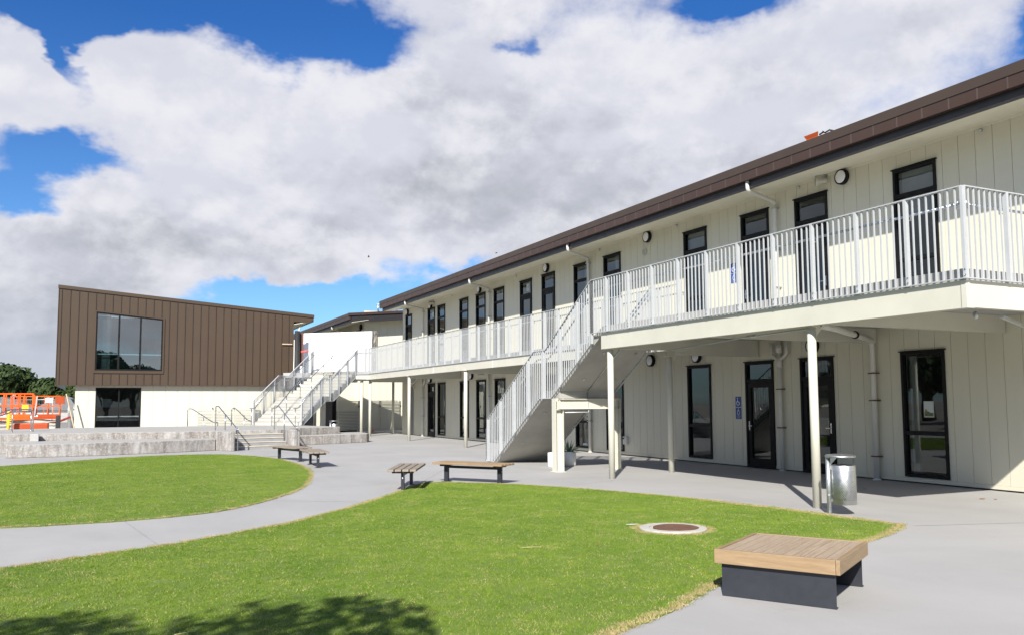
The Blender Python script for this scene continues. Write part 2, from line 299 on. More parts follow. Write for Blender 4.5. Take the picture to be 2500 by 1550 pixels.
# ------------------------------------------------------------------ mesh builder
class MB:
    def __init__(s): s.v = []; s.f = []; s.sm = []
    def face(s, idx, smooth=False): s.f.append(tuple(idx)); s.sm.append(smooth)
    def add(s, vs, fs, smooth=False):
        b = len(s.v); s.v += [tuple(v) for v in vs]
        for f in fs: s.face([b + i for i in f], smooth)
        return s
    def box(s, x0, y0, z0, x1, y1, z1):
        if x0 > x1: x0, x1 = x1, x0
        if y0 > y1: y0, y1 = y1, y0
        if z0 > z1: z0, z1 = z1, z0
        return s.add([(x0, y0, z0), (x1, y0, z0), (x1, y1, z0), (x0, y1, z0), (x0, y0, z1), (x1, y0, z1), (x1, y1, z1), (x0, y1, z1)],
                     [(0, 3, 2, 1), (4, 5, 6, 7), (0, 1, 5, 4), (1, 2, 6, 5), (2, 3, 7, 6), (3, 0, 4, 7)])
    def obox(s, c, u, v, w, a, b, h):   # centre, unit axes, half extents
        c = Vector(c); u = Vector(u) * a; v = Vector(v) * b; w = Vector(w) * h
        P = [c + i * u + j * v + k * w for k in (-1, 1) for i, j in ((-1, -1), (1, -1), (1, 1), (-1, 1))]
        return s.add(P, [(0, 3, 2, 1), (4, 5, 6, 7), (0, 1, 5, 4), (1, 2, 6, 5), (2, 3, 7, 6), (3, 0, 4, 7)])
    def bar(s, p, q, w, h, up=(0, 0, 1)):   # rectangular bar from p to q, width w (sideways), height h
        p = Vector(p); q = Vector(q); d = (q - p); L = d.length; d.normalize()
        up = Vector(up)
        if abs(d.dot(up)) > 0.99: up = Vector((1, 0, 0))
        sd = d.cross(up).normalized(); u2 = sd.cross(d)
        return s.obox((p + q) / 2, d, sd, u2, L / 2, w / 2, h / 2)
    def tube(s, pts, r, n=10, caps=True):
        pts = [Vector(p) for p in pts]; rr = r if isinstance(r, (list, tuple)) else [r] * len(pts)
        b = len(s.v); prev = None
        for i, p in enumerate(pts):
            d = (pts[min(i + 1, len(pts) - 1)] - pts[max(i - 1, 0)]).normalized()
            a = Vector((0, 0, 1)) if abs(d.z) < 0.95 else Vector((1, 0, 0))
            if prev is not None:
                a = prev
            x = (a - d * a.dot(d)).normalized(); prev = x; y = d.cross(x)
            for k in range(n):
                t = 2 * math.pi * k / n
                s.v.append(tuple(p + x * math.cos(t) * rr[i] + y * math.sin(t) * rr[i]))
        for i in range(len(pts) - 1):
            for k in range(n):
                k2 = (k + 1) % n
                s.face((b + i * n + k, b + i * n + k2, b + (i + 1) * n + k2, b + (i + 1) * n + k), True)
        if caps:
            s.face([b + k for k in range(n)][::-1]); s.face([b + (len(pts) - 1) * n + k for k in range(n)])
        return s
    def prism(s, poly, z0, z1):             # polygon in xy extruded in z (ccw)
        area = sum(poly[i][0] * poly[(i + 1) % len(poly)][1] - poly[(i + 1) % len(poly)][0] * poly[i][1] for i in range(len(poly)))
        if area < 0: poly = poly[::-1]
        k = len(poly); b = len(s.v)
        s.v += [(x, y, z0) for x, y in poly] + [(x, y, z1) for x, y in poly]
        s.face([b + i for i in range(k)][::-1]); s.face([b + k + i for i in range(k)])
        for i in range(k):
            j = (i + 1) % k; s.face((b + i, b + j, b + k + j, b + k + i))
        return s
    def extrude(s, pts, off):               # 3d polygon swept by a vector
        k = len(pts); b = len(s.v); off = Vector(off)
        s.v += [tuple(p) for p in pts] + [tuple(Vector(p) + off) for p in pts]
        s.face([b + i for i in range(k)]); s.face([b + k + i for i in range(k)][::-1])
        for i in range(k):
            j = (i + 1) % k; s.face((b + i, b + k + i, b + k + j, b + j))
        return s
    def lathe(s, c, prof, n=24, axis='z', smooth=True):
        b = len(s.v)
        for r, h in prof:
            for k in range(n):
                t = 2 * math.pi * k / n; a, e = r * math.cos(t), r * math.sin(t)
                s.v.append((c[0] + a, c[1] + e, c[2] + h) if axis == 'z' else ((c[0] + h, c[1] + a, c[2] + e) if axis == 'x' else (c[0] + a, c[1] + h, c[2] + e)))
        for i in range(len(prof) - 1):
            for k in range(n):
                k2 = (k + 1) % n; s.face((b + i * n + k, b + i * n + k2, b + (i + 1) * n + k2, b + (i + 1) * n + k), smooth)
        s.face([b + k for k in range(n)][::-1]); s.face([b + (len(prof) - 1) * n + k for k in range(n)])
        return s
    def mesh(s, name, m, fix=True, origin=None):
        me = bpy.data.meshes.new(name)
        vs = s.v if origin is None else [(x - origin[0], y - origin[1], z - origin[2]) for x, y, z in s.v]
        me.from_pydata(vs, [], s.f); me.polygons.foreach_set('use_smooth', s.sm)
        if fix and len(s.f) < 4000:
            bm = bmesh.new(); bm.from_mesh(me); bmesh.ops.recalc_face_normals(bm, faces=bm.faces); bm.to_mesh(me); bm.free()
        me.materials.append(M[m] if isinstance(m, str) else m); me.update(); return me
    def build(s, name, m, parent=None, bevel=0, props=None, fix=True):
        off = (0, 0, 0)
        q = parent
        while q is not None: off = tuple(a + b for a, b in zip(off, q.location)); q = q.parent
        if parent is not None and parent.get('_local'): off = (0, 0, 0)
        me = s.mesh(name, m, fix, off if any(off) else None)
        o = bpy.data.objects.new(name, me); COL.objects.link(o)
        if parent: o.parent = parent
        if parent is not None and parent.get('_local'): o['_local'] = 1
        if bevel:
            bv = o.modifiers.new('bevel', 'BEVEL'); bv.width = bevel; bv.segments = 2; bv.limit_method = 'ANGLE'; bv.harden_normals = False
        if props:
            for k, v in props.items(): o[k] = v
        return o
def thing(name, label, cat, loc=(0, 0, 0), rot=0, group=None, local=False):
    o = bpy.data.objects.new(name, None); COL.objects.link(o); o.location = loc; o.rotation_euler = (0, 0, rot)
    o.empty_display_size = 0.1
    o['label'] = label; o['category'] = cat
    if group: o['group'] = group
    if local: o['_local'] = 1
    return o
def tag(o, label, cat, group=None):
    o['label'] = label; o['category'] = cat
    if group: o['group'] = group
    return o
def kids(o): return [c for c in bpy.data.objects if c.parent == o]
def dup(src, loc, rot, label, tree):
    r = src.copy(); COL.objects.link(r); r.location = loc; r.rotation_euler = (0, 0, rot); r['label'] = label
    def rec(a, b):
        for ch in tree.get(a.name, []):
            c = ch.copy(); COL.objects.link(c); c.parent = b; rec(ch, c)
    rec(src, r); return r
def tree_of():
    t = {}
    for o in bpy.data.objects:
        if o.parent: t.setdefault(o.parent.name, []).append(o)
    return t
ST = {'kind': 'structure'}; SF = {'kind': 'stuff'}
def inst(me, name, parent, loc):            # shared-mesh part at a world place
    o = bpy.data.objects.new(name, me); COL.objects.link(o); o.parent = parent
    pl = parent.location if parent else Vector((0, 0, 0))
    o.location = Vector(loc) - pl; return o

# ================================================================== GROUND
MB().add([(-900, -900, -0.06), (900, -900, -0.06), (900, 900, -0.06), (-900, 900, -0.06)], [(0, 1, 2, 3)]).build('ground', 'gravel', props=ST)
pv = MB().add([(-9, -40, 0), (60, -40, 0), (60, 62, 0), (-1.6, 62, 0), (-1.6, 45, 0), (-9, 45, 0)], [(0, 1, 2, 3, 4, 5)]).build('pavement', 'pave', props=ST)
def joint(p, q, w=0.012):
    p = Vector((*p, 0.0022)); q = Vector((*q, 0.0022)); d = (q - p).normalized(); sd = Vector((-d.y, d.x, 0)) * w / 2
    return MB().add([p - sd, p + sd, q + sd, q - sd], [(0, 1, 2, 3)]).build('control_joint', 'grate', pv, fix=False)
for p, q in (((0.30, 13.05), (0.62, 10.55)), ((2.6, 14.6), (3.9, 13.7)), ((5.0, 20.0), (9.5, 17.4)), ((5.6, 24.0), (11.7, 24.6)), ((7.9, 14.4), (9.55, 15.0)), ((9.45, 7.7), (14.3, 6.2)), ((-1.4, 29.6), (-1.0, 27.4)), ((5.9, 16.5), (7.6, 19.6))):
    joint(p, q)

def smooth_closed(pts, sub=6):
    n_ = len(pts); o = []
    for i in range(n_):
        p0, p1, p2, p3 = [Vector(pts[(i + k - 1) % n_]) for k in range(4)]
        for j in range(sub):
            t = j / sub
            v = 0.5 * ((2 * p1) + (-p0 + p2) * t + (2 * p0 - 5 * p1 + 4 * p2 - p3) * t * t + (-p0 + 3 * p1 - 3 * p2 + p3) * t ** 3)
            o.append((v.x, v.y))
    return o
L1 = smooth_closed([(-1.0, 27.33), (0.66, 28.72), (2.5, 29.1), (3.61, 28.5), (4.48, 26.4), (4.74, 23.63), (4.58, 21.03), (4.31, 19.5), (3.8, 17.46), (3.17, 15.77), (2.18, 14.13), (1.46, 13.4), (0.59, 13.06), (-0.4, 12.99), (-1.6, 13.2), (-4.2, 14.6), (-6.0, 18.0), (-6.0, 21.5), (-4.2, 24.6), (-2.36, 26.2)])
L2 = [(-9.0, 5.6), (-4.5, 8.0), (-0.87, 9.76), (-0.52, 9.97), (0.06, 10.24), (0.71, 10.57), (1.47, 11.08), (2.38, 11.81), (3.17, 12.66), (4.21, 13.98), (5.05, 15.17), (5.6, 15.95), (5.95, 16.33), (6.25, 16.22), (6.6, 15.9), (7.05, 15.45), (7.47, 14.94), (8.13, 13.66), (8.61, 12.34), (8.96, 11.07), (9.19, 9.89), (9.29, 8.77), (9.36, 8.12), (9.37, 7.77), (8.95, 7.52), (8.3, 7.22), (7.0, 6.75), (5.9, 6.4), (4.91, 6.03), (4.27, 5.62), (3.96, 5.42), (3.51, 5.21), (3.24, 5.08), (1.6, 4.2), (0, 3.0), (-9, -1)]
def refine(poly, step=0.25, amp=0.012):
    o = []
    for i in range(len(poly)):
        a = Vector(poly[i]); b = Vector(poly[(i + 1) % len(poly)]); k = max(1, int((b - a).length / step))
        for j in range(k):
            p = a.lerp(b, j / k); o.append((p.x + random.uniform(-amp, amp), p.y + random.uniform(-amp, amp)))
    return o
def inside(p, poly):
    x, y = p; c = False; j = len(poly) - 1
    for i in range(len(poly)):
        xi, yi = poly[i]; xj, yj = poly[j]
        if (yi > y) != (yj > y) and x < (xj - xi) * (y - yi) / (yj - yi) + xi: c = not c
        j = i
    return c
# grass tufts: three small clumps of blades, scattered by geometry nodes
def clump(name, m, nb, rad, h0, h1, wid):
    b = MB()
    for i in range(nb):
        x, y = random.uniform(-rad, rad), random.uniform(-rad, rad); t = random.uniform(0, 6.283); h = random.uniform(h0, h1)
        w = wid * random.uniform(0.7, 1.3); dx, dy = math.cos(t) * w, math.sin(t) * w
        lx, ly = random.gauss(0, h * 0.55), random.gauss(0, h * 0.55)
        k = len(b.v); b.v += [(x - dx, y - dy, 0), (x + dx, y + dy, 0), (x + dx * .6 + lx * .45, y + dy * .6 + ly * .45, h * .6), (x - dx * .6 + lx * .45, y - dy * .6 + ly * .45, h * .6), (x + lx, y + ly, h)]
        b.face((k, k + 1, k + 2, k + 3)); b.face((k + 3, k + 2, k + 4))
    me = b.mesh(name, m, fix=False); return bpy.data.objects.new(name, me)
def scatter(o, inst_objs, density, smin, smax, seed):
    ng = bpy.data.node_groups.new('scatter_' + o.name, 'GeometryNodeTree')
    ng.interface.new_socket('Geometry', in_out='INPUT', socket_type='NodeSocketGeometry')
    ng.interface.new_socket('Geometry', in_out='OUTPUT', socket_type='NodeSocketGeometry')
    nn = ng.nodes; gi = nn.new('NodeGroupInput'); go = nn.new('NodeGroupOutput'); joinn = nn.new('GeometryNodeJoinGeometry')
    for k, io in enumerate(inst_objs):
        d = nn.new('GeometryNodeDistributePointsOnFaces'); d.inputs['Density'].default_value = density / len(inst_objs); d.inputs['Seed'].default_value = seed + k
        oi = nn.new('GeometryNodeObjectInfo'); oi.inputs['Object'].default_value = io; oi.inputs['As Instance'].default_value = True
        ip = nn.new('GeometryNodeInstanceOnPoints')
        rv = nn.new('FunctionNodeRandomValue'); rv.data_type = 'FLOAT_VECTOR'; rv.inputs[0].default_value = (-0.12, -0.12, 0); rv.inputs[1].default_value = (0.12, 0.12, 6.283); rv.inputs['Seed'].default_value = seed + k
        rs = nn.new('FunctionNodeRandomValue'); rs.data_type = 'FLOAT'; rs.inputs[2].default_value = smin; rs.inputs[3].default_value = smax; rs.inputs['Seed'].default_value = seed + 9 + k
        ng.links.new(gi.outputs[0], d.inputs['Mesh']); ng.links.new(d.outputs['Points'], ip.inputs['Points']); ng.links.new(oi.outputs['Geometry'], ip.inputs['Instance'])
        ng.links.new(rv.outputs[0], ip.inputs['Rotation']); ng.links.new(rs.outputs[1], ip.inputs['Scale']); ng.links.new(ip.outputs[0], joinn.inputs[0])
    ng.links.new(joinn.outputs[0], go.inputs[0])
    md = o.modifiers.new('scatter', 'NODES'); md.node_group = ng
tufts = [clump('grass_tuft', 'blade', 44, 0.05, 0.006, 0.018, 0.0013) for _ in range(4)]
drytufts = [clump('dry_tuft', 'dryblade', 24, 0.035, 0.006, 0.020, 0.0018) for _ in range(3)]
MHC = (6.5, 8.84)
def lawn(poly, name, label, near):
    pr = refine(poly)
    lo = MB().prism(pr, -0.03, 0.012).build('lawn', 'grassbase', props=ST)
    # scatter surface as a grid of cells inside the outline (denser close to the camera)
    b = MB(); step = 0.3
    xs = [p[0] for p in pr]; ys = [p[1] for p in pr]
    x = max(min(xs), -7)
    while x < max(xs):
        y = max(min(ys), 0 if near else -99)
        while y < max(ys):
            c = (x + step / 2, y + step / 2)
            ok = [inside((x + i * step, y + j * step), poly) for i in (0, 1) for j in (0, 1)]
            if all(ok) and (not near or math.hypot(c[0] - MHC[0], c[1] - MHC[1]) > 0.56): b.add([(x, y, .01), (x + step, y, .01), (x + step, y + step, .01), (x, y + step, .01)], [(0, 1, 2, 3)])
            elif any(ok) or (near and math.hypot(c[0] - MHC[0], c[1] - MHC[1]) < 0.75):
                s4 = step / 4
                for i in range(4):
                    for j in range(4):
                        u, v = x + i * s4, y + j * s4
                        if inside((u + s4 / 2, v + s4 / 2), poly) and (not near or math.hypot(u + s4 / 2 - MHC[0], v + s4 / 2 - MHC[1]) > 0.43):
                            b.add([(u, v, .01), (u + s4, v, .01), (u + s4, v + s4, .01), (u, v + s4, .01)], [(0, 1, 2, 3)])
            y += step
        x += step
    g = b.build('grass', 'grassbase', props=SF, fix=False); g['label'] = label; scatter(g, tufts, 460 if near else 260, 0.8, 1.25 if near else 1.4, 3)
    # dry rim of dead runners along the cut edge
    r = MB(); cen = Vector((sum(xs) / len(xs), sum(ys) / len(ys)))
    for i in range(len(pr)):
        a = Vector(pr[i]); c = Vector(pr[(i + 1) % len(pr)]); d = (c - a)
        if d.length < 1e-5: continue
        nrm = Vector((-d.y, d.x)).normalized()
        if not inside(tuple((a + c) / 2 + nrm * 0.05), poly): nrm = -nrm
        w = 0.035 + 0.05 * abs(math.sin(i * 0.37)) * random.random()
        if near and a.x > 3 and a.y < 8.3: w += 0.05
        if near and 8.3 < a.y < 11.5 and a.x > 8: w += 0.09
        r.add([(*(a - nrm * 0.02), .013), (*(c - nrm * 0.02), .013), (*(c + nrm * w), .013), (*(a + nrm * w), .013)], [(0, 1, 2, 3)])
    if near:
        for k in range(24):
            t0, t1 = k * math.pi / 12, (k + 1) * math.pi / 12
            r.add([(MHC[0] + math.cos(t) * q_, MHC[1] + math.sin(t) * q_, .013) for t, q_ in ((t0, .44), (t1, .44), (t1, .52), (t0, .52))], [(0, 1, 2, 3)])
    e = r.build('dry_grass', 'dryblade', props=SF, fix=False); e['label'] = label.replace('green mown grass', 'straw coloured dead grass along the rim'); scatter(e, drytufts, 900 if near else 500, 0.7, 1.3, 21)
lawn(L2, 'lawn', 'green mown grass of the large near lawn around the manhole', True)
lawn(L1, 'lawn', 'green mown grass of the round lawn before the terrace', False)

# manhole
mh = thing('manhole', 'rusty round iron manhole lid in a pale ring on the near lawn', 'manhole', (MHC[0], MHC[1], 0))
MB().lathe((*MHC, 0.0), [(0.42, -0.02), (0.42, 0.03), (0.41, 0.036), (0.30, 0.036), (0.30, 0.02), (0.01, 0.02)], 40, smooth=False).build('ring', 'collar', mh)
MB().lathe((MHC[0] + 0.03, MHC[1] - .02, 0.021), [(0.285, 0.0), (0.285, 0.018), (0.27, 0.022), (0.2, 0.020), (0.01, 0.021)], 36, smooth=False).build('lid', 'rust', mh)

# ================================================================== MAIN BUILDING
WX = 14.4
mb_ = thing('classroom_building', 'long two storey cream classroom building with brown eaves along the right', 'building', (WX, 22, 0))
openY = [(11.37, 'w'), (14.11, 'd'), (15.96, 'd'), (18.31, 'w'), (22.5, 'w'), (24.42, 'w'), (26.78, 'd'), (28.59, 'd'), (31.04, 'w'), (32.9, 'w'), (34.78, 'w'), (37.6, 'w'), (38.97, 'd'), (42.4, 'w')]
lowY = [(11.37, 'w'), (14.10, 'd'), (15.95, 'd'), (18.27, 'w'), (22.45, 'w'), (24.4, 'w'), (26.78, 'w'), (28.59, 'w'), (30.97, 'w'), (32.87, 'w'), (34.73, 'w'), (37.55, 'w'), (38.92, 'd')]
HW = 0.49
ops = []
for y, k in openY: ops.append((y - HW, y + HW, 3.45 if k == 'w' else 3.27, 6.27, k, 1))
for y, k in lowY: ops.append((y - HW, y + HW, 0.12 if k == 'w' else 0.02, 2.575, k, 0))
Z0, Z1 = 0.10, 6.64
pitch = 0.345; yb = 9.366 - pitch * 22
k = 0
full = None
while yb + k * pitch < 43.35:
    a = yb + k * pitch + 0.004; b_ = min(yb + (k + 1) * pitch - 0.004, 43.38); k += 1
    cuts = sorted({a, b_} | {c for o in ops for c in (o[0], o[1]) if a < c < b_})
    m_ = MB()
    for i in range(len(cuts) - 1):
        u, v = cuts[i], cuts[i + 1]; mid = (u + v) / 2
        zs = sorted([(o[2], o[3]) for o in ops if o[0] < mid < o[1]]); z = Z0
        for zb, zt in zs:
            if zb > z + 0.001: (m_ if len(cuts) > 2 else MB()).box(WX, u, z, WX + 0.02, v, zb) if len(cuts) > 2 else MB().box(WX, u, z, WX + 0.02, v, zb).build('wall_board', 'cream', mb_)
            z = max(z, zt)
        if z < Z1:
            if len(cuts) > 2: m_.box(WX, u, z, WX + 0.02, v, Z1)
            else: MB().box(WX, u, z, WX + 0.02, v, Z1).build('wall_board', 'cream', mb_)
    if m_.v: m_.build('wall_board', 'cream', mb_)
# backing wall behind the boards, with the same openings
bk = MB(); ys = sorted({yb, 43.4} | {c for o in ops for c in (o[0], o[1])})
for i in range(len(ys) - 1):
    u, v = ys[i], ys[i + 1]; mid = (u + v) / 2; zs = sorted([(o[2], o[3]) for o in ops if o[0] < mid < o[1]]); z = 0.02
    for zb, zt in zs:
        if zb > z + 0.001: bk.box(WX + 0.021, u, z, WX + 0.16, v, zb)
        z = max(z, zt)
    bk.box(WX + 0.021, u, z, WX + 0.16, v, 6.9)
bk.build('wall', 'creamgroove', mb_)
MB().box(WX - 0.012, yb, 0.03, WX + 0.0195, 43.4, 0.098).build('base_board', 'cream', mb_)
MB().box(WX + 0.021, 43.402, 0.02, 24, 43.5, 7.2).build('end_wall', 'cream', mb_)
MB().box(WX - 0.014, yb, 6.60, WX - 0.001, 43.4, 6.655).build('cornice_bead', 'soffit', mb_)
# rooms seen through the glass
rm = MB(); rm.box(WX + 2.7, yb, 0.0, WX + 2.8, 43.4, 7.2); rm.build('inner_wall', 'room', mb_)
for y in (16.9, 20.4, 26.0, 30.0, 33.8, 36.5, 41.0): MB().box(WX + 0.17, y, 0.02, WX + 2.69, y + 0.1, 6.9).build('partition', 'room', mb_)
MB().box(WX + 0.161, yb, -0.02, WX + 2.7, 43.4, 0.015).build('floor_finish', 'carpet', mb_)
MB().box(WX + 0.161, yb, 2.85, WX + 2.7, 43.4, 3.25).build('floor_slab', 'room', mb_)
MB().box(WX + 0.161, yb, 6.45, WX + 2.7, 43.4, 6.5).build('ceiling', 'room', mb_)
for y in (9.5, 13.2, 15.3, 18.6, 23.0, 27.2): MB().box(WX + 0.9, y, 6.42, WX + 1.1, y + 1.2, 6.449).build('light_panel', 'lampwhite', mb_)

# roof: eave at X=13.1
RY0, RY1 = -2.0, 43.2
sl = 0.085
def eave(parent, y0, y1, xe=13.05, seams=True, wall_x=WX):
    z = 7.0
    MB().extrude([(xe, y0, z), (xe + 9, y0, z + 9 * sl), (xe + 9, y0, z + 9 * sl - 0.12), (xe, y0, z - 0.12 - 0.0)], (0, y1 - y0, 0)).build('roof', 'roofm', parent)
    MB().box(xe - 0.035, y0 - 0.01, z - 0.17, xe - 0.002, y1 + 0.01, z + 0.012).build('eave_flashing', 'roofm', parent)
    MB().box(xe - 0.02, y0, z - 0.375, xe + 0.09, y1, z - 0.172).build('fascia', 'fascia', parent)
    MB().box(xe + 0.10, y0 + 0.02, z - 0.545, xe + 0.16, y1 - 0.12, z - 0.36).build('lower_fascia', 'darkfascia', parent)
    MB().extrude([(xe + 0.161, y0, z - 0.535), (xe + 0.161, y0, z - 0.515), (wall_x, y0, z - 0.33), (wall_x, y0, z - 0.35)], (0, y1 - y0 - 0.12, 0)).build('soffit', 'soffit', parent)
    if seams:
        y = 8.48 - 0.532 * 18; me = MB().box(-0.004, -0.014, -0.1, 0.0, 0.014, 0.1).mesh('fascia_joint', 'jointm')
        while y < y1 - 0.2:
            if y > y0 + 0.1: inst(me, 'fascia_joint', parent, (xe - 0.021, y, z - 0.273))
            y += 0.532
eave(mb_, RY0, RY1)

# windows and doors
def opening(parent, y, k, up, X=WX, extra=None, name=None):
    zb, zt = (3.45 if k == 'w' else 3.27, 6.27) if up else (0.12 if k == 'w' else 0.02, 2.575)
    y0, y1 = y - HW, y + HW; fx0, fx1 = X - 0.035, X + 0.07; t = 0.055
    f = MB()
    f.box(fx0, y0, zb, fx1, y0 + t, zt).box(fx0, y1 - t, zb, fx1, y1, zt)
    f.box(fx0, y0 + t, zt - t, fx1, y1 - t, zt).box(fx0, y0 + t, zb, fx1, y1 - t, zb + t)
    panes = []
    gx = X + 0.03
    if k == 'w':
        if up:
            b1 = 5.72; b2 = 4.42
            f.box(fx0 + .004, y0 + t, b1 - .04, fx1 - .004, y1 - t, b1 + .04).box(fx0 + .004, y0 + t, b2 - .035, fx1 - .004, y1 - t, b2 + .035)
            panes = [(b1 + .04, zt - t), (b2 + .035, b1 - .04), (zb + t, b2 - .035)]
        else:
            b1 = 0.98; f.box(fx0 + .004, y0 + t, b1 - .04, fx1 - .004, y1 - t, b1 + .04)
            panes = [(b1 + .04, zt - t), (zb + t, b1 - .04)]
        w = f.build('window', 'black', parent)
        for a, b in panes: MB().box(gx, y0 + t - .005, a - .005, gx + .012, y1 - t + .005, b + .005).build('pane', 'glass', w)
    else:
        dh = (5.66 if up else 2.07)
        f.box(fx0 + .004, y0 + t, dh, fx1 - .004, y1 - t, dh + .09)
        w = f.build('door', 'black', parent)
        MB().box(gx, y0 + t - .005, dh + .085, gx + .012, y1 - t + .005, zt - t + .005).build('transom_pane', 'glass', w)
        l = MB(); s = 0.115; a, b = y0 + t + .004, y1 - t - .004; c, d = zb + t * .3, dh - .004
        l.box(X - .015, a, c, X + .045, a + s, d).box(X - .015, b - s, c, X + .045, b, d).box(X - .015, a + s, d - s, X + .045, b - s, d).box(X - .015, a + s, c, X + .045, b - s, c + .2)
        lo = l.build('door_leaf', 'black', w)
        MB().box(gx - .01, a + s - .004, c + .19, gx + .002, b - s + .004, d - s + .004).build('pane', 'glass', w)
        hy = a + 0.05 if y > 15.5 and y < 17 else b - 0.05
        hy = (b - 0.055) if abs(y - 15.95) < .1 else (a + 0.055)
        sg = -1 if hy > y else 1
        hz = zb + 1.0
        MB().box(X - .027, hy - .018, hz - .11, X - .0155, hy + .018, hz + .11).bar((X - .05, hy, hz), (X - .05, hy + sg * .12, hz), .018, .018).bar((X - .05, hy, hz), (X - .02, hy, hz), .016, .016).build('handle', 'steel', w)
    MB().box(X - .055, y0 - .03, zt + .001, X + .02, y1 + .03, zt + .024).build('head_flashing', 'black', w)
    return w
for y, k in openY:
    w = opening(mb_, y, k, True)
    if k == 'w' or y in (28.59,): MB().box(WX + 0.12, y - HW + .1, 5.0 if y > 20 else 5.3, WX + 0.13, y + HW - .1 if y < 20 else y, 6.24).build('blind', 'blind', w)
for y, k in lowY:
    w = opening(mb_, y, k, False)
    if y > 30 and k == 'w': MB().box(WX + 0.12, y - HW + .08, 1.1, WX + 0.13, y + HW * .2, 2.55).build('blind', 'blind', w)
    if abs(y - 11.37) < .01: MB().box(WX + 0.13, y + HW - .22, 0.2, WX + 0.16, y + HW - .08, 2.5).build('curtain', 'blind', w)
# dark panel door behind the second walkway column
MB().box(WX - 0.03, 41.6, 0.03, WX - 0.001, 42.25, 2.5).build('service_door', 'room', mb_)

# downpipes from the gutter (parts of the building)
def arcpts(p0, p1, p2, r=0.09, k=5):
    p0, p1, p2 = Vector(p0), Vector(p1), Vector(p2); a = p1 + (p0 - p1).normalized() * r; c = p1 + (p2 - p1).normalized() * r
    return [a.lerp(p1, t).lerp(p1.lerp(c, t), t) for t in [i / k for i in range(k + 1)]]
def pathpts(P, r=0.1):
    o = [Vector(P[0])]
    for i in range(1, len(P) - 1): o += arcpts(P[i - 1], P[i], P[i + 1], r)
    o.append(Vector(P[-1])); return o
def downpipe(y, low=True):
    yo = y - 0.42 if y < 20 else y - 0.75
    p = MB().tube(pathpts([(13.12, yo, 6.66), (13.12, yo, 6.42), (WX - .09, y, 6.36), (WX - .09, y, 3.26)], .07), 0.045, 10)
    p.tube([(WX - .09, y, 6.27), (WX - .09, y, 6.17)], 0.052, 10)
    o = p.build('downpipe', 'whitepvc', mb_)
    for z in (6.2, 5.2, 4.3): MB().box(WX - .15, y - .07, z - .012, WX - .001, y + .07, z + .012).build('bracket', 'steel', o)
    p = MB().tube([(WX - .09, y, 3.09), (WX - .09, y, 0.0)], 0.05, 10).lathe((WX - .09, y, 0), [(.08, 0), (.08, .02), (.052, .03)], 12)
    o = p.build('downpipe', 'whitepvc', mb_)
    for z in (1.9, 1.0): MB().box(WX - .155, y - .075, z - .012, WX - .001, y + .075, z + .012).build('bracket', 'rust' if y < 20 else 'steel', o)
for y in (15.17, 23.85, 31.88, 39.98): downpipe(y)
# hopper junction below the walkway at the near downpipe
o = MB().tube(pathpts([(WX - .09, 15.42, 3.0), (WX - .09, 15.42, 2.72), (WX - .09, 15.2, 2.58)], .06), .04, 10).tube(pathpts([(WX - .09, 14.93, 3.0), (WX - .09, 14.93, 2.72), (WX - .09, 15.14, 2.58)], .06), .04, 10).tube([(WX - .09, 15.17, 2.95), (WX - .09, 15.17, 2.75)], .07, 12).tube([(WX - .09, 15.17, 2.66), (WX - .09, 15.17, 2.4)], .065, 12).build('pipe_junction', 'whitepvc', mb_)
o = MB().tube(pathpts([(WX - .09, 39.7, 3.0), (WX - .09, 39.7, 2.7), (WX - .09, 39.96, 2.5)], .06), .05, 8).tube(pathpts([(WX - .09, 40.5, 2.95), (WX - .09, 41.6, 2.6), (WX - .09, 41.2, 2.35)], .06), .04, 8).build('pipe_junction', 'whitepvc', mb_)
# near pipe: crosses from the column to the wall, then runs down
o = MB().tube(pathpts([(9.95, 9.75, 2.80), (11.0, 10.35, 2.82), (WX - .1, 12.48, 2.86), (WX - .1, 12.48, 0.0)], .14), 0.055, 12).lathe((WX - .1, 12.48, 0), [(.09, 0), (.09, .02), (.06, .035)], 12).build('waste_pipe', 'whitepvc', mb_)
for p in ((10.05, 9.81, 2.80), (12.6, 11.37, 2.84)):
    MB().tube([Vector(p) - Vector((.02, .0125, 0)), Vector(p) + Vector((.02, .0125, 0))], .075, 14).build('collar', 'black', o)
for z in (2.18, 1.62, 0.48): MB().box(WX - .165, 12.48 - .08, z - .012, WX - .001, 12.48 + .08, z + .012).build('bracket', 'rust', o)
# small eave sensors, vents, tap box
for y in (9.91, 14.44, 19.1, 23.22, 29.4, 36.2, 41.1): MB().lathe((WX - .07, y, 6.55), [(.012, 0), (.03, .01), (.03, .06), (.012, .08)], 10, 'x').build('sensor', 'galv', mb_)
vt = MB().lathe((WX - .03, 20.69, 6.06), [(.115, 0), (.115, .01), (.10, .03)], 20, 'x').build('round_vent', 'cream', mb_)
for i in range(6):
    z = 5.98 + i * .032; w_ = math.sqrt(max(0.001, .1 ** 2 - (z - 6.06) ** 2)); MB().box(WX - .036, 20.69 - w_, z - .006, WX - .0305, 20.69 + w_, z + .006).build('louvre', 'grate', vt)
vt = MB().box(WX - .03, 32.45, 2.78, WX - .001, 33.25, 2.96).build('wall_vent', 'cream', mb_)
for z in (2.83, 2.90): MB().box(WX - .04, 32.5, z - .02, WX - .0305, 33.2, z + .012).build('louvre', 'grate', vt)
bx = MB().box(WX - .09, 21.72, .34, WX - .001, 21.92, .58).build('tap_box', 'whitepvc', mb_, bevel=.01)
MB().tube([(WX - .091, 21.86, .52), (WX - .15, 21.86, .52)], .02, 8).build('tap', 'black', bx)

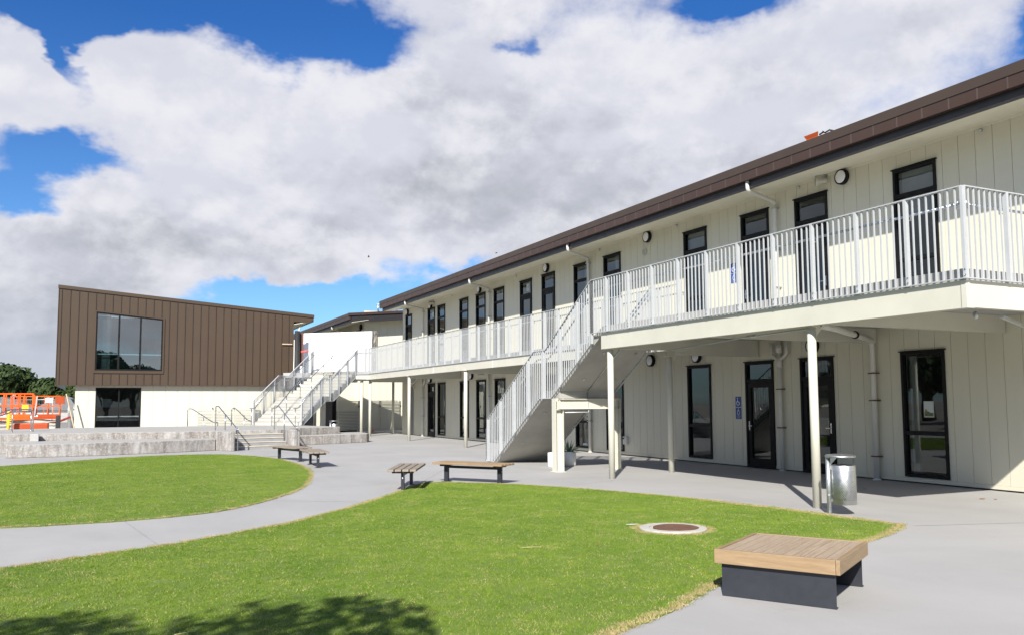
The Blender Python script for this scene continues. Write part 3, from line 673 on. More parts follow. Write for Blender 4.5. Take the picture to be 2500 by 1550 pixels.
# wall lamps
lg = 'round bulkhead lamps on the cream walls'
def wall_lamp(x, y, z, label, axis=-1):
    t = thing('wall_lamp', label, 'lamp', (x, y, z), group=lg)
    MB().lathe((x - .001, y, z), [(.155, 0), (.17, -.015), (.17, -.10), (.158, -.105), (.14, -.105), (.14, -.098)], 28, 'x').build('housing', 'black', t)
    MB().lathe((x - .097, y, z), [(.139, 0), (.139, -.008), (.12, -.022), (.06, -.032), (.01, -.034)], 28, 'x').build('diffuser', 'lampwhite', t)
for y, z, s in ((13.14, 6.47, 'largest of the upper lamps, beside the horn speaker'), (20.5, 6.48, 'above the round wall vent on the upper floor'), (26.87, 6.50, 'above the upper doorway behind the top of the near stair'),
                (32.99, 6.48, 'fourth lamp from the right on the upper floor'), (39.01, 6.42, 'partly under the small far horn speaker'), (42.57, 6.44, 'furthest lamp on the upper floor above the last window')):
    wall_lamp(WX, y, z, 'black rimmed round lamp, ' + s)
for y, z, s in ((14.16, 2.85, 'half hidden behind the nearest walkway column'), (18.31, 2.83, 'above the tall window left of the blue sign'), (20.43, 2.82, 'between stair soffit and walkway column'),
                (33.88, 2.81, 'beside the slotted wall vent under the walkway'), (39.04, 2.80, 'above the furthest glazed door under the walkway')):
    wall_lamp(WX, y, z, 'black rimmed round lamp under the walkway, ' + s)
# horn speakers
def horn(y, z, s, label):
    t = thing('horn_speaker', label, 'speaker', (WX, y, z))
    MB().bar((WX - .001, y, z + .13 * s), (WX - .03, y, z + .13 * s), .09 * s, .12 * s).bar((WX - .06, y, z + .13 * s), (WX - .06, y, z - .02), .03, .03).bar((WX - .03, y, z + .13 * s), (WX - .075, y, z + .13 * s), .04, .04).build('bracket', 'galv', t)
    b = MB(); d = Vector((-.75, -.62 * 0 + .66, -.05)).normalized(); c = Vector((WX - .06, y, z - .02))
    b.tube([c - d * .06, c, c + d * .05, c + d * .13, c + d * .2], [.045 * s, .05 * s, .045 * s, .08 * s, .125 * s], 16)
    b.build('horn', 'creamsteel', t)
    MB().tube([c + d * .201, c + d * .205], [.1 * s, .04 * s], 14).build('throat', 'grate', t)
horn(13.62, 6.52, 1.0, 'cream horn speaker under the eave beside the nearest upper lamp')
horn(38.6, 6.50, 1.0, 'cream horn speaker under the eave by the far downpipe')

# signs and papers
def disabled_sign(y, zt, zm, zb, label, textcol='signwhite'):
    x = WX - .002; w_ = .105
    t = thing('accessible_sign', label, 'sign', (WX, y, zb))
    MB().box(x - .006, y - w_, zm + .008, x, y + w_, zt).build('upper_plate', 'blue', t)
    MB().box(x - .006, y - w_, zb, x, y + w_, zm - .008).build('lower_plate', 'blue', t)
    # wheelchair symbol seen from the courtyard (screen right = -Y)
    def pt(u, v): return (x - .0075, y - u, zm + v)
    ic = MB(); cz = (zt - zm) * .5
    ring = [(.052 * math.cos(a) - .008, cz - .03 + .052 * math.sin(a)) for a in [math.radians(v) for v in range(110, 360, 15)]]
    for i in range(len(ring) - 1): ic.bar(pt(*ring[i]), pt(*ring[i + 1]), .014, .002, (1, 0, 0))
    body = [(-.02, cz + .055), (-.018, cz - .0), (.035, cz - .002), (.058, cz - .06)]
    for i in range(3): ic.bar(pt(*body[i]), pt(*body[i + 1]), .017, .002, (1, 0, 0))
    ic.lathe((x - .0065, y + .022, zm + cz + .085), [(.016, 0), (.016, -.002)], 12, 'x')
    ic.build('wheelchair_symbol', 'signwhite', t)
    m2 = MB(); H = zm - zb
    def p2(u, v): return (x - .0075, y - u, zb + v)
    # small figure above a ring, and lines of braille below
    m2.lathe((x - .0065, y, zb + H * .86), [(.014, 0), (.014, -.002)], 10, 'x')
    m2.bar(p2(-.03, H * .74), p2(.03, H * .74), .012, .002, (1, 0, 0))
    rg = [(.038 * math.cos(math.radians(v)), H * .52 + .05 * math.sin(math.radians(v))) for v in range(0, 361, 30)]
    for i in range(len(rg) - 1): m2.bar(p2(*rg[i]), p2(*rg[i + 1]), .010, .002, (1, 0, 0))
    for r_ in range(3):
        for c_ in range(7):
            if (r_ * 7 + c_) % 4: m2.box(x - .009, y - .055 + c_ * .018 - .004, zb + H * .1 + r_ * .026 - .004, x - .006, y - .055 + c_ * .018 + .004, zb + H * .1 + r_ * .026 + .004)
    m2.build('facility_symbol', 'signwhite', t)
disabled_sign(16.74, 1.74, 1.475, 1.18, 'blue and white wheelchair toilet sign left of the ground floor glazed door')
disabled_sign(16.78, 5.12, 4.87, 4.62, 'blue and white wheelchair sign seen through the upper balusters')
def textobj(body, size, loc, mt, parent, rot, name='lettering'):
    cu_ = bpy.data.curves.new(name, 'FONT'); cu_.body = body; cu_.size = size; cu_.extrude = 0.001; cu_.align_x = 'CENTER'; cu_.align_y = 'CENTER'
    to = bpy.data.objects.new('tmp', cu_); COL.objects.link(to); bpy.context.view_layer.update()
    me = bpy.data.meshes.new_from_object(to.evaluated_get(bpy.context.evaluated_depsgraph_get())); COL.objects.unlink(to); bpy.data.objects.remove(to)
    me.transform(rot.to_4x4()); me.transform(Matrix.Translation(loc)); me.materials.clear(); me.materials.append(M[mt])
    off = parent.location; me.transform(Matrix.Translation(-Vector(off)))
    o = bpy.data.objects.new(name, me); COL.objects.link(o); o.parent = parent; return o
RF = Matrix(((0, 0, -1), (-1, 0, 0), (0, 1, 0)))     # text facing -X, reading towards -Y
ps = thing('window_paper', 'white sheet marked 17 taped inside an upper door transom', 'notice', (WX, 28.5, 5.95))
MB().box(WX + .024, 28.36, 5.83, WX + .027, 28.60, 6.12).build('sheet', 'paper', ps)
textobj('17', .16, (WX + .0225, 28.48, 5.975), 'ink', ps, RF)
ps = thing('window_paper', 'small white sheet in the transom of the far upper door', 'notice', (WX, 38.9, 5.95))
MB().box(WX + .024, 38.72, 5.83, WX + .027, 38.92, 6.07).build('sheet', 'paper', ps)
ps = thing('window_paper', 'small pale notice in the transom of the far ground floor door', 'notice', (WX, 38.9, 2.3))
MB().box(WX + .024, 38.72, 2.22, WX + .027, 38.92, 2.42).build('sheet', 'paper', ps)
po = thing('poster', 'small pale poster with a hill landscape stuck inside the nearest ground floor window', 'poster', (WX, 11.3, 1.4))
MB().box(WX + .024, 11.19, 1.29, WX + .027, 11.41, 1.60).build('sheet', 'paper', po)
MB().add([(WX + .0232, 11.40, 1.31), (WX + .0232, 11.20, 1.31), (WX + .0232, 11.20, 1.375), (WX + .0232, 11.27, 1.38), (WX + .0232, 11.33, 1.41), (WX + .0232, 11.40, 1.39)], [(0, 1, 2, 3, 4, 5)]).build('hill_print', 'poster_green', po)
MB().add([(WX + .0228, 11.395, 1.385), (WX + .0228, 11.335, 1.385), (WX + .0228, 11.34, 1.44), (WX + .0228, 11.38, 1.45)], [(0, 1, 2, 3)]).build('tree_print', 'poster_ochre', po)
nt = tag(MB().box(WX + .024, 24.2, .2, WX + .027, 24.5, .27).build('notice', 'paper'), 'low white notice at the foot of a window behind the stair', 'notice')

# ================================================================== WALKWAY
wk = thing('elevated_walkway', 'raised concrete walkway on round cream columns along the upper classrooms', 'walkway', (11.9, 20, 0))
FZ = 3.25; BX = 9.62; RXN = 9.58; BY0 = 6.93
MB().prism([(BX + .03, BY0 + .03), (14.38, BY0 + .03), (14.38, 43.38), (14.38, 46.0), (13.35, 45.0), (11.93, 43.6), (11.93, 15.62), (11.28, 15.55), (BX + .03, 15.5)], 3.10, FZ).build('slab', 'newconc', wk)
MB().box(BX, BY0, 2.76, BX + .10, 15.52, 3.098).build('edge_beam', 'creamsteel', wk)
MB().box(BX + .101, BY0, 2.76, 14.38, BY0 + .10, 3.098).build('edge_beam', 'creamsteel', wk)
MB().box(BX - .012, BY0 - .012, 2.75, BX + .06, BY0 - .001, 3.098).box(BX - .012, BY0 - .001, 2.75, BX - .001, BY0 + .06, 3.098).build('corner_plate', 'creamsteel', wk)
MB().box(11.90, 15.6, 2.82, 12.0, 43.3, 3.098).build('edge_beam', 'creamsteel', wk)
MB().box(BX - .004, BY0, 2.752, BX + .14, 15.52, 2.759).build('beam_flange', 'creamsteel', wk)
for y in (16.0, 22.6, 28.67, 35.2, 41.3): MB().box(12.001, y - .06, 2.70, 14.38, y + .06, 3.098).build('cross_beam', 'creamsteel', wk)
for y in (9.7, 12.5): MB().box(BX + .101, y - .06, 2.80, 14.38, y + .06, 3.098).build('cross_beam', 'creamsteel', wk)
MB().box(BX + .101, 15.42, 2.76, 11.9, 15.52, 3.098).build('end_beam', 'creamsteel', wk)
for y in (32.0, 26.2): MB().box(11.895, y - .008, 2.82, 11.8995, y + .008, 3.098).build('splice_plate', 'lampwhite', wk)
MB().box(11.9, 43.31, 2.82, 13.2, 43.45, 3.098).build('end_beam', 'creamsteel', wk)
def column(x, y, zt, r=.066):
    o = MB().tube([(x, y, 0), (x, y, zt)], r, 20).build('column', 'creamsteel', wk)
    MB().prism([(x - .10, y - .12), (x + .14, y - .12), (x + .14, y + .12), (x - .10, y + .12)], zt + .0005, zt + .012).build('cap_plate', 'creamsteel', o)
    MB().extrude([(x + .064, y - .006, zt), (x + .2, y - .006, zt), (x + .2, y - .006, zt - .02), (x + .064, y - .006, zt - .16)], (0, .012, 0)).build('gusset', 'creamsteel', o)
    return o
for x, y in ((9.78, 9.66), (9.74, 15.35)): column(x, y, 2.738)
column(11.83, 16.1, 2.66)
for x, y in ((11.95, 22.6), (11.93, 28.67), (11.98, 35.2), (12.0, 41.3)): column(x, y, 2.805)
column(12.35, 44.1, 2.95); column(14.05, 43.95, 2.95)
# slim conduits beneath the near deck
cd = MB().tube([(9.9, 9.8, 2.74), (10.6, 12.2, 2.78), (11.2, 15.3, 2.74)], .014, 8).build('conduit', 'galv', wk)
MB().tube([(10.35, 11.5, 2.765), (10.45, 11.85, 2.772)], .03, 10).build('coupling', 'galv', cd)
MB().bar((10.6, 7.15, 2.70), (12.4, 8.0, 2.70), .05, .035).build('cable_tray', 'galv', wk)
MB().lathe((10.15, 7.2, 2.62), [(.028, .04), (.032, .06), (.032, .1), (.02, .13)], 14).build('deck_light', 'galv', wk)

# balustrades ------------------------------------------------------
BP = 0.104
def balustrade(name_label, runs, handrail=True, start_post=True, group='light grey steel balustrades', hr_side=1, post_every=8, hr_ext=(0, 0)):
    """runs: list of (p, q, z_low_p, z_top_p, z_low_q, z_top_q) in plan; bars vertical"""
    p0 = runs[0][0]
    t = thing('balustrade', name_label, 'railing', (p0[0], p0[1], runs[0][2][0][0][1] if len(runs[0]) == 3 else runs[0][2]), group=group)
    cache = {}
    def vert(x, y, za, zb_, w_, d_, u, nm):
        key = (round(zb_ - za, 3), w_, round(u.x, 3))
        if key not in cache:
            b = MB(); b.obox((0, 0, (zb_ - za) / 2), u, Vector((-u.y, u.x, 0)), (0, 0, 1), w_ / 2, d_ / 2, (zb_ - za) / 2); cache[key] = b.mesh(nm, 'rail')
        return inst(cache[key], nm, t, (x, y, za))
    first = True
    hp = []
    for run in runs:
        p, q = run[0], run[1]
        p = Vector((*p, 0)); q = Vector((*q, 0)); L = (q - p).length; u = (q - p) / L; side = Vector((-u.y, u.x, 0)) * hr_side
        if len(run) == 3: zlow, ztop = run[2]
        else: zlow = [(0, run[2]), (L, run[4])]; ztop = [(0, run[3]), (L, run[5])]
        def at(tab, s_):
            for (a0, z0_), (a1, z1_) in zip(tab, tab[1:]):
                if s_ <= a1 + 1e-6: return z0_ + (z1_ - z0_) * (s_ - a0) / (a1 - a0)
            return tab[-1][1]
        for (a0, z0_), (a1, z1_) in zip(ztop, ztop[1:]): MB().bar(p + u * a0 + Vector((0, 0, z0_)), p + u * a1 + Vector((0, 0, z1_)), .052, .014).build('top_rail', 'rail', t)
        for (a0, z0_), (a1, z1_) in zip(zlow, zlow[1:]): MB().bar(p + u * a0 + Vector((0, 0, z0_ + .01)), p + u * a1 + Vector((0, 0, z1_ + .01)), .045, .012).build('bottom_rail', 'rail', t)
        k = max(1, round(L / BP)); d = L / k
        for i in range(k + 1):
            if i == 0 and not first: continue
            s_ = i * d; zl = at(zlow, s_); zt = at(ztop, s_); c = p + u * s_
            if i % post_every == 0 and (i > 0 or first) or (i == k and L > 1.0):
                po = vert(c.x, c.y, zl + .002, zt - .008, .042, .058, u, 'post')
                if handrail:
                    br = MB(); h = zt - .2
                    if 'br' not in cache or abs(cache['brh'] - (h - zl)) > .01 or (cache['brs'] - side).length > .01:
                        br.bar(Vector((0, 0, h - zl - .07)), side * .09 + Vector((0, 0, h - zl - .07)), .012, .012).bar(side * .09 + Vector((0, 0, h - zl - .07)), side * .09 + Vector((0, 0, h - zl - .018)), .012, .012)
                        cache['br'] = br.mesh('handrail_bracket', 'steel'); cache['brh'] = h - zl; cache['brs'] = side.copy()
                    ob = bpy.data.objects.new('handrail_bracket', cache['br']); COL.objects.link(ob); ob.parent = po
            else:
                vert(c.x, c.y, zl + .016, zt - .007, .018, .019, u, 'baluster')
        if handrail:
            hp += [p + u * a0 + side * .09 + Vector((0, 0, z0_ - .2)) for a0, z0_ in ztop]
        first = False
    if handrail:
        pts = [hp[0]]
        for a in hp[1:]:
            if (a - pts[-1]).length > .3: pts.append(a)
        if len(pts) > 2:
            pp = [pts[0]]
            for i in range(1, len(pts) - 1): pp += arcpts(pts[i - 1], pts[i], pts[i + 1], .06, 3)
            pts = pp + [pts[-1]]
        MB().tube(pts, .019, 8).build('handrail', 'steel', t)
    return t
LB, LT = 3.105, 4.275
b_near = balustrade('long grey balustrade on the near wide part of the upper walkway', [((RXN, BY0 - .04), (RXN, 15.84 - .0), LB, LT, LB, LT)], hr_side=-1)
b_ret = balustrade('short grey balustrade returning from the near walkway corner to the wall', [((RXN, BY0 - .04), (14.36, BY0 - .04), LB, LT, LB, LT)], hr_side=1)
b_far = balustrade('very long grey balustrade on the narrow far part of the upper walkway', [((11.88, 15.7), (11.88, 41.1), LB, 4.32, LB, 4.38)], hr_side=-1)
# bolts on the near posts
bm_ = MB().lathe((0, 0, 0), [(.009, 0), (.009, -.012), (.004, -.016)], 8, 'x').mesh('bolt', 'steel')
for i in range(12):
    y = BY0 - .04 + i * BP * 8 * (15.84 - BY0 + .04) / (round((15.84 - BY0 + .04) / BP) * BP)
    for dz in (.05, .12):
        for dy in (-.014,): inst(bm_, 'bolt', b_near, (RXN - .031, y + dy, LB + dz))

# ================================================================== NEAR STAIR
s1 = thing('near_staircase', 'concrete staircase with smooth soffit rising to the near end of the walkway', 'staircase', (10.4, 18.3, 0))
SX0, SX1 = 9.66, 11.16
lowf = MB().extrude([(SX0, 21.1, 0), (SX0, 20.98, 0), (SX0, 18.30, 1.71), (SX0, 17.72, 1.71), (SX0, 15.56, 3.06), (SX0, 15.53, 3.245), (SX0, 15.85, 3.08), (SX0, 17.60, 1.98), (SX0, 17.9, 1.885), (SX0, 18.5, 1.885), (SX0, 18.75, 1.75), (SX0, 21.2, 0.10)], (SX1 - SX0, 0, 0)).build('flight', 'soffitconc', s1)
for i in range(11):
    y = 21.24 - i * .27; z = (i + 1) * 1.9 / 11
    yb_ = y - .30 if i < 10 else 17.74; MB().extrude([(SX0 + .002, y, z - 1.9 / 11 + .004), (SX0 + .002, y, z), (SX0 + .002, yb_, z), (SX0 + .002, yb_, z - .03)], (SX1 - SX0 - .004, 0, 0)).build('step', 'newconc', s1)
for i in range(8):
    y = 17.76 - i * .27; z = 1.9 + (i + 1) * (3.25 - 1.9) / 8
    if i < 7: MB().extrude([(SX0 + .002, y, z - .165), (SX0 + .002, y, z), (SX0 + .002, y - .30, z), (SX0 + .002, y - .30, z - .03)], (SX1 - SX0 - .004, 0, 0)).build('step', 'newconc', s1)
MB().box(SX0 - .02, 17.44, 1.71, SX1 + .02, 17.66, 1.98).build('landing_beam', 'soffitconc', s1)
# steel portal under the landing
MB().box(9.62, 17.41, 1.46, 11.2, 17.425, 1.70).box(9.62, 17.35, 1.685, 11.2, 17.6, 1.70).box(9.62, 17.35, 1.46, 11.2, 17.6, 1.475).build('portal_beam', 'creamsteel', s1)
for x in (9.52, 11.1):
    h = MB().box(x, 17.40, 0.012, x + .012, 17.60, 1.709).box(x + .2, 17.40, .012, x + .212, 17.60, 1.709).box(x + .012, 17.49, .012, x + .2, 17.502, 1.709).box(x + .012, 17.40, 1.44, x + .2, 17.6, 1.452)
    h.box(x - .03, 17.36, 0, x + .24, 17.64, .0115); h.build('steel_column', 'creamsteel', s1)
MB().tube([(10.4, 17.42, 1.85), (10.4, 17.38, 1.38), (9.75, 17.38, 1.38)], .013, 8).build('conduit', 'galv', s1)
def up_soffit(x, y): return (x, y, 1.71 + (17.72 - y) * (3.06 - 1.71) / (17.72 - 15.56) - .016)
MB().tube([up_soffit(10.4, 17.4), up_soffit(10.4, 15.6)], .013, 8).build('conduit', 'galv', s1)
for x, y in ((10.05, 17.0), (10.9, 17.0), (10.05, 16.1), (10.9, 16.1)):
    p = Vector(up_soffit(x, y)); nrm = Vector((0, -.53, -.85)).normalized() * -1
    MB().tube([p + Vector((0, .008, .006)), p - Vector((0, .004, .006))], .035, 14).build('recessed_light', 'galv', s1)
for x, y in ((10.0, 18.85), (10.0, 20.1), (10.9, 19.5)):
    z = (20.98 - y) * .638
    MB().tube([(x, y, z + .003), (x, y - .006, z - .010)], .035, 14).build('recessed_light', 'galv', s1)
def near_prof(y0=21.42):
    low = [(21.42, .02), (20.98, .02), (18.30, 1.705), (17.72, 1.705), (15.84, 2.885)]
    top = [(21.42, 1.17), (18.62, 2.87), (18.0, 2.875), (15.84, LT)]
    return [(y0 - y, z) for y, z in low], [(y0 - y, z) for y, z in top]
balustrade('grey stair balustrade on the courtyard side of the near staircase', [((RXN, 21.42), (RXN, 15.84), near_prof())], hr_side=1)
balustrade('grey stair balustrade on the wall side of the near staircase', [((11.22, 21.42), (11.22, 15.84), near_prof())], hr_side=-1)
# handrail end post at the foot
hr = tag(MB().tube(pathpts([(9.68, 21.75, 0), (9.68, 21.75, .90), (9.68, 21.45, .92)], .04), .02, 10).lathe((9.68, 21.75, 0), [(.04, 0), (.04, .01), (.022, .02)], 12).build('handrail_post', 'steel'), 'thin steel handrail post standing at the foot of the near staircase', 'handrail')

# ================================================================== FAR STAIR (turned 44 degrees)
AZ = math.radians(43.8); U = Vector((math.sin(AZ), math.cos(AZ), 0)); R_ = Vector((math.cos(AZ), -math.sin(AZ), 0))
B0 = Vector((6.2, 40.25, 0)); SW = 2.5; TZ = 0.66
L_1, L_2, L_3 = 2.0, 0.9, 2.2
s2 = thing('far_staircase', 'wide pale concrete staircase rising from the terrace to the far landing', 'staircase', tuple(B0))
def sp(s, w, z): v = B0 + U * s + R_ * w; return (v.x, v.y, z)
def sbox(s0, s1, z0, z1, w0=0.02, w1=None, nm='step', mt='creamstep', par=None):
    w1 = SW - .02 if w1 is None else w1
    b = MB().extrude([sp(s0, w0, z0), sp(s1, w0, z0), sp(s1, w0, z1), sp(s0, w0, z1)], R_ * (w1 - w0)); o = b.build(nm, mt, par or s2); MB().extrude([sp(s0 - .004, w0, z1 - .022), sp(s0 - .001, w0, z1 - .022), sp(s0 - .001, w0, z1), sp(s0 - .004, w0, z1)], R_ * (w1 - w0)).build('nosing', 'treadshadow', o); return o  # nosing here is a dark strip painting in the tread overhang's shadow line
M['riserconc'] = mat('riser_concrete', (0.27, 0.262, 0.265), 0.8, vary=0.08, vscale=3)
M['creamstep'] = mat('pale_precast', (0.44, 0.425, 0.365), 0.6, vary=0.04, vscale=2)
M['treadshadow'] = mat('tread_shadow_line', (0.24, 0.23, 0.21), 0.7, vary=0.05)  # dark grey for the painted shadow line along each far stair tread
r1 = (1.98 - TZ) / 8
for i in range(8): sbox(i * L_1 / 7.0, (i + 1) * L_1 / 7 + .02 if i < 7 else L_1 + L_2, TZ + i * r1, TZ + (i + 1) * r1)
r2 = (3.28 - 1.98) / 8
for i in range(8): sbox(L_1 + L_2 + i * L_3 / 7.0, L_1 + L_2 + (i + 1) * L_3 / 7 + (.02 if i < 7 else .0), 1.98 + i * r2, 1.98 + (i + 1) * r2)
MB().extrude([sp(.15, .03, TZ), sp(L_1 + .1, .03, 1.72), sp(L_1 + L_2 - .1, .03, 1.72), sp(L_1 + L_2 + L_3 + .1, .03, 3.05), sp(L_1 + L_2 + L_3 + .1, .03, 3.2), sp(L_1 + L_2, .03, 1.95), sp(L_1, .03, 1.95), sp(0.02, .03, TZ + .08)], R_ * (SW - .06)).build('flight', 'soffitconc', s2)
nm_ = MB().bar((0, 0, 0), tuple(R_ * .12), .03, .006).mesh('tread_marker', 'grate')
for i in range(15):
    if i % 3 == 0: continue
    s_ = (i * L_1 / 7 if i < 8 else L_1 + L_2 + (i - 8) * L_3 / 7) ; z = TZ + (i + 1) * r1 if i < 8 else 1.98 + (i - 7) * r2
MB().box(*sp(L_1 + .3, SW - .35, 0)[:2], 0, sp(L_1 + .3, SW - .35, 0)[0] + .22, sp(L_1 + .3, SW - .35, 0)[1] + .22, 1.72).build('support_column', 'creamsteel', s2)
TS = L_1 + L_2 + L_3
def frun(w, ext=0): return [(sp(0, w, 0)[:2], sp(TS, w, 0)[:2], ([(0, TZ + .02), (.15, TZ + .02), (L_1 + .1, 1.74), (L_1 + L_2 - .1, 1.74), (TS, 3.0)], [(0, TZ + 1.12), (L_1, 3.0), (L_1 + L_2 - .1, 3.0), (TS, 4.36)]))]
balustrade('grey stair balustrade on the left side of the far staircase', frun(-.02), hr_side=-1)
balustrade('grey stair balustrade on the right side of the far staircase', frun(SW + .02) + [(sp(TS, SW + .02, 0)[:2], (11.88, 41.1), 3.1, 4.36, 3.1, 4.37)], hr_side=1)
# centre handrail and foot extensions
def steelrail(P, posts, label, r=.02):
    p0 = P[0]; t = thing('handrail', label, 'handrail', (p0[0], p0[1], 0), group=None)
    MB().tube(pathpts(P, .05), r, 8).build('rail', 'steel', t)
    for (x, y, za, zb_) in posts: MB().tube([(x, y, za), (x, y, zb_)], r * .95, 8).lathe((x, y, za), [(.04, 0), (.04, .008), (.02, .015)], 10).build('post', 'steel', t)
    return t
def nz(s):   # nosing height on the far stair
    return TZ + r1 + (s / L_1) * 7 * r1 if s < L_1 else (1.98 if s < L_1 + L_2 else 1.98 + r2 + (s - L_1 - L_2) / L_3 * 7 * r2)
steelrail([sp(-.45, 1.25, 1.42), sp(-.05, 1.25, 1.42 + .03), sp(L_1 - .05, 1.25, 2.85), sp(L_1 + L_2 - .15, 1.25, 2.85), sp(TS - .05, 1.25, 4.13), sp(TS + .3, 1.25, 4.15)],
          [(*sp(-.4, 1.25, 0)[:2], TZ, 1.41), (*sp(.75, 1.25, 0)[:2], nz(.75) - r1 * .4, 2.0), (*sp(L_1 - .1, 1.25, 0)[:2], 1.9, 2.85), (*sp(L_1 + L_2, 1.25, 0)[:2], 1.98, 2.9), (*sp(TS - 1.1, 1.25, 0)[:2], nz(TS - 1.1) - .1, 3.6), (*sp(TS - .3, 1.25, 0)[:2], 3.2, 4.1)], 'slim steel handrail down the middle of the far staircase')
steelrail([sp(-.45, .10, 1.42), sp(-.05, .10, 1.44), sp(.5, .10, 1.86)], [(*sp(-.3, .10, 0)[:2], TZ, 1.41)], 'short steel handrail at the left foot of the far staircase')
steelrail([sp(-.45, SW - .1, 1.42), sp(-.05, SW - .1, 1.44), sp(.5, SW - .1, 1.86)], [(*sp(-.3, SW - .1, 0)[:2], TZ, 1.41)], 'short steel handrail at the right foot of the far staircase')
# landing slab at the head of the stair
e0 = sp(TS, 0, 0)[:2]; e1 = sp(TS, SW, 0)[:2]
ld = thing('landing', 'far landing slab joining the staircase to the walkway', 'landing', (e1[0], e1[1], 0))
MB().prism([e0, e1, (11.9, 41.05), (11.9, 43.6), (13.2, 45.0), (14.3, 46.0), (12.6, 47.9), (9.4, 47.9), (8.4, 45.0)], 3.0, 3.249).build('slab', 'newconc', ld)
MB().obox(((e0[0] + e1[0]) / 2 + U.x * .1, (e0[1] + e1[1]) / 2 + U.y * .1, 2.85), R_, U, (0, 0, 1), SW / 2, .05, .148).build('edge_beam', 'creamsteel', ld)
MB().box(11.2, 41.0, 2.83, 11.895, 41.1, 2.999).build('edge_beam', 'creamsteel', ld)
for x, y in ((9.7, 43.3), (11.55, 41.25), (10.5, 46.8)): MB().tube([(x, y, 0), (x, y, 2.99)], .07, 16).build('column', 'creamsteel', ld)

# ================================================================== SCREEN WALL AND LOGS
sw = thing('screen_wall', 'bright white panel wall closing off the head of the far staircase', 'wall', (11.6, 46.3, 3.25))
A_ = Vector((9.75, 47.65)); B_ = Vector((13.15, 44.55)); dW = (B_ - A_)
for i, (a, b) in enumerate(((0, .545), (.549, .70), (.704, 1.0))):
    p = A_ + dW * a; q_ = A_ + dW * b
    MB().bar((p.x, p.y, 4.4), (q_.x, q_.y, 4.4), .08, 2.3).build('panel', 'white', sw)
lp = thing('log_post', 'black charred log post with a brown timber cheek by the brown building', 'post', (9.45, 46.6, 0))
MB().tube([(9.42, 46.55, 0), (9.42, 46.55, 2.5), (9.40, 46.53, 5.6)], [.17, .15, .13], 12).build('log', 'logdark', lp)
MB().obox((9.68, 46.72, 4.6), (.9, -.43, 0), (.43, .9, 0), (0, 0, 1), .10, .05, .9).build('cheek', 'oiledwood', lp)
lp2 = tag(MB().tube([(12.75, 43.1, 3.25), (12.75, 43.1, 5.42)], [.17, .16], 14).build('log_post', 'log'), 'short weathered grey log post on the far landing beside the walkway rail', 'post')
pb = tag(MB().tube([(9.5, 45.9, 4.42), (9.85, 45.7, 4.47)], .05, 10).build('wrapped_bundle', 'pink'), 'small pink wrapped bundle beside the charred log post', 'bundle')

# ================================================================== BROWN BUILDING
bb = thing('brown_building', 'brown metal clad building with sloping top above a cream base', 'building', (4, 49, 0))
BYF = 49.0; XL, XR = -2.26, 9.70
def topz(x): return 7.62 - (x + 2.29) * .0783
def wz(x): return 6.47 - (x + .45) * (6.47 - 6.20) / 3.15
wx0, wx1, wzb = -.45, 2.72, 3.42
x = -2.13 - .0; seams = []
while x < XR - .1: seams.append(x); x += .3985
edges = [XL] + seams + [XR]
for i in range(len(edges) - 1):
    a, b = edges[i] + .004, edges[i + 1] - .004
    if b - a < .03: continue
    cuts = sorted({a, b} | {c for c in (wx0 - .12, wx1 + .1) if a < c < b}); m_ = MB(); has = False
    for j in range(len(cuts) - 1):
        u, v = cuts[j], cuts[j + 1]; mid = (u + v) / 2
        if wx0 - .12 < mid < wx1 + .1:
            if len(cuts) == 2:
                MB().extrude([(u, BYF, 2.67), (v, BYF, 2.67), (v, BYF, wzb - .14), (u, BYF, wzb - .14)], (0, .03, 0)).build('cladding_panel', 'brown', bb)
                MB().extrude([(u, BYF, wz(u) + .05), (v, BYF, wz(v) + .05), (v, BYF, topz(v)), (u, BYF, topz(u))], (0, .03, 0)).build('cladding_panel', 'brown', bb); continue
            m_.extrude([(u, BYF, 2.67), (v, BYF, 2.67), (v, BYF, wzb - .14), (u, BYF, wzb - .14)], (0, .03, 0))
            m_.extrude([(u, BYF, wz(u) + .05), (v, BYF, wz(v) + .05), (v, BYF, topz(v)), (u, BYF, topz(u))], (0, .03, 0))
        else: m_.extrude([(u, BYF, 2.67), (v, BYF, 2.67), (v, BYF, topz(v)), (u, BYF, topz(u))], (0, .03, 0))
    if m_.v: m_.build('cladding_panel', 'brown', bb)
for s_ in seams:
    if wx0 - .12 < s_ < wx1 + .1:
        MB().box(s_ - .012, BYF - .03, 2.67, s_ + .012, BYF - .0005, wzb - .14).build('standing_seam', 'brownseam', bb); MB().extrude([(s_ - .012, BYF - .03, wz(s_) + .05), (s_ + .012, BYF - .03, wz(s_) + .05), (s_ + .012, BYF - .03, topz(s_)), (s_ - .012, BYF - .03, topz(s_))], (0, .0295, 0)).build('standing_seam', 'brownseam', bb)
    else: MB().box(s_ - .012, BYF - .03, 2.67, s_ + .012, BYF - .0005, topz(s_)).build('standing_seam', 'brownseam', bb)
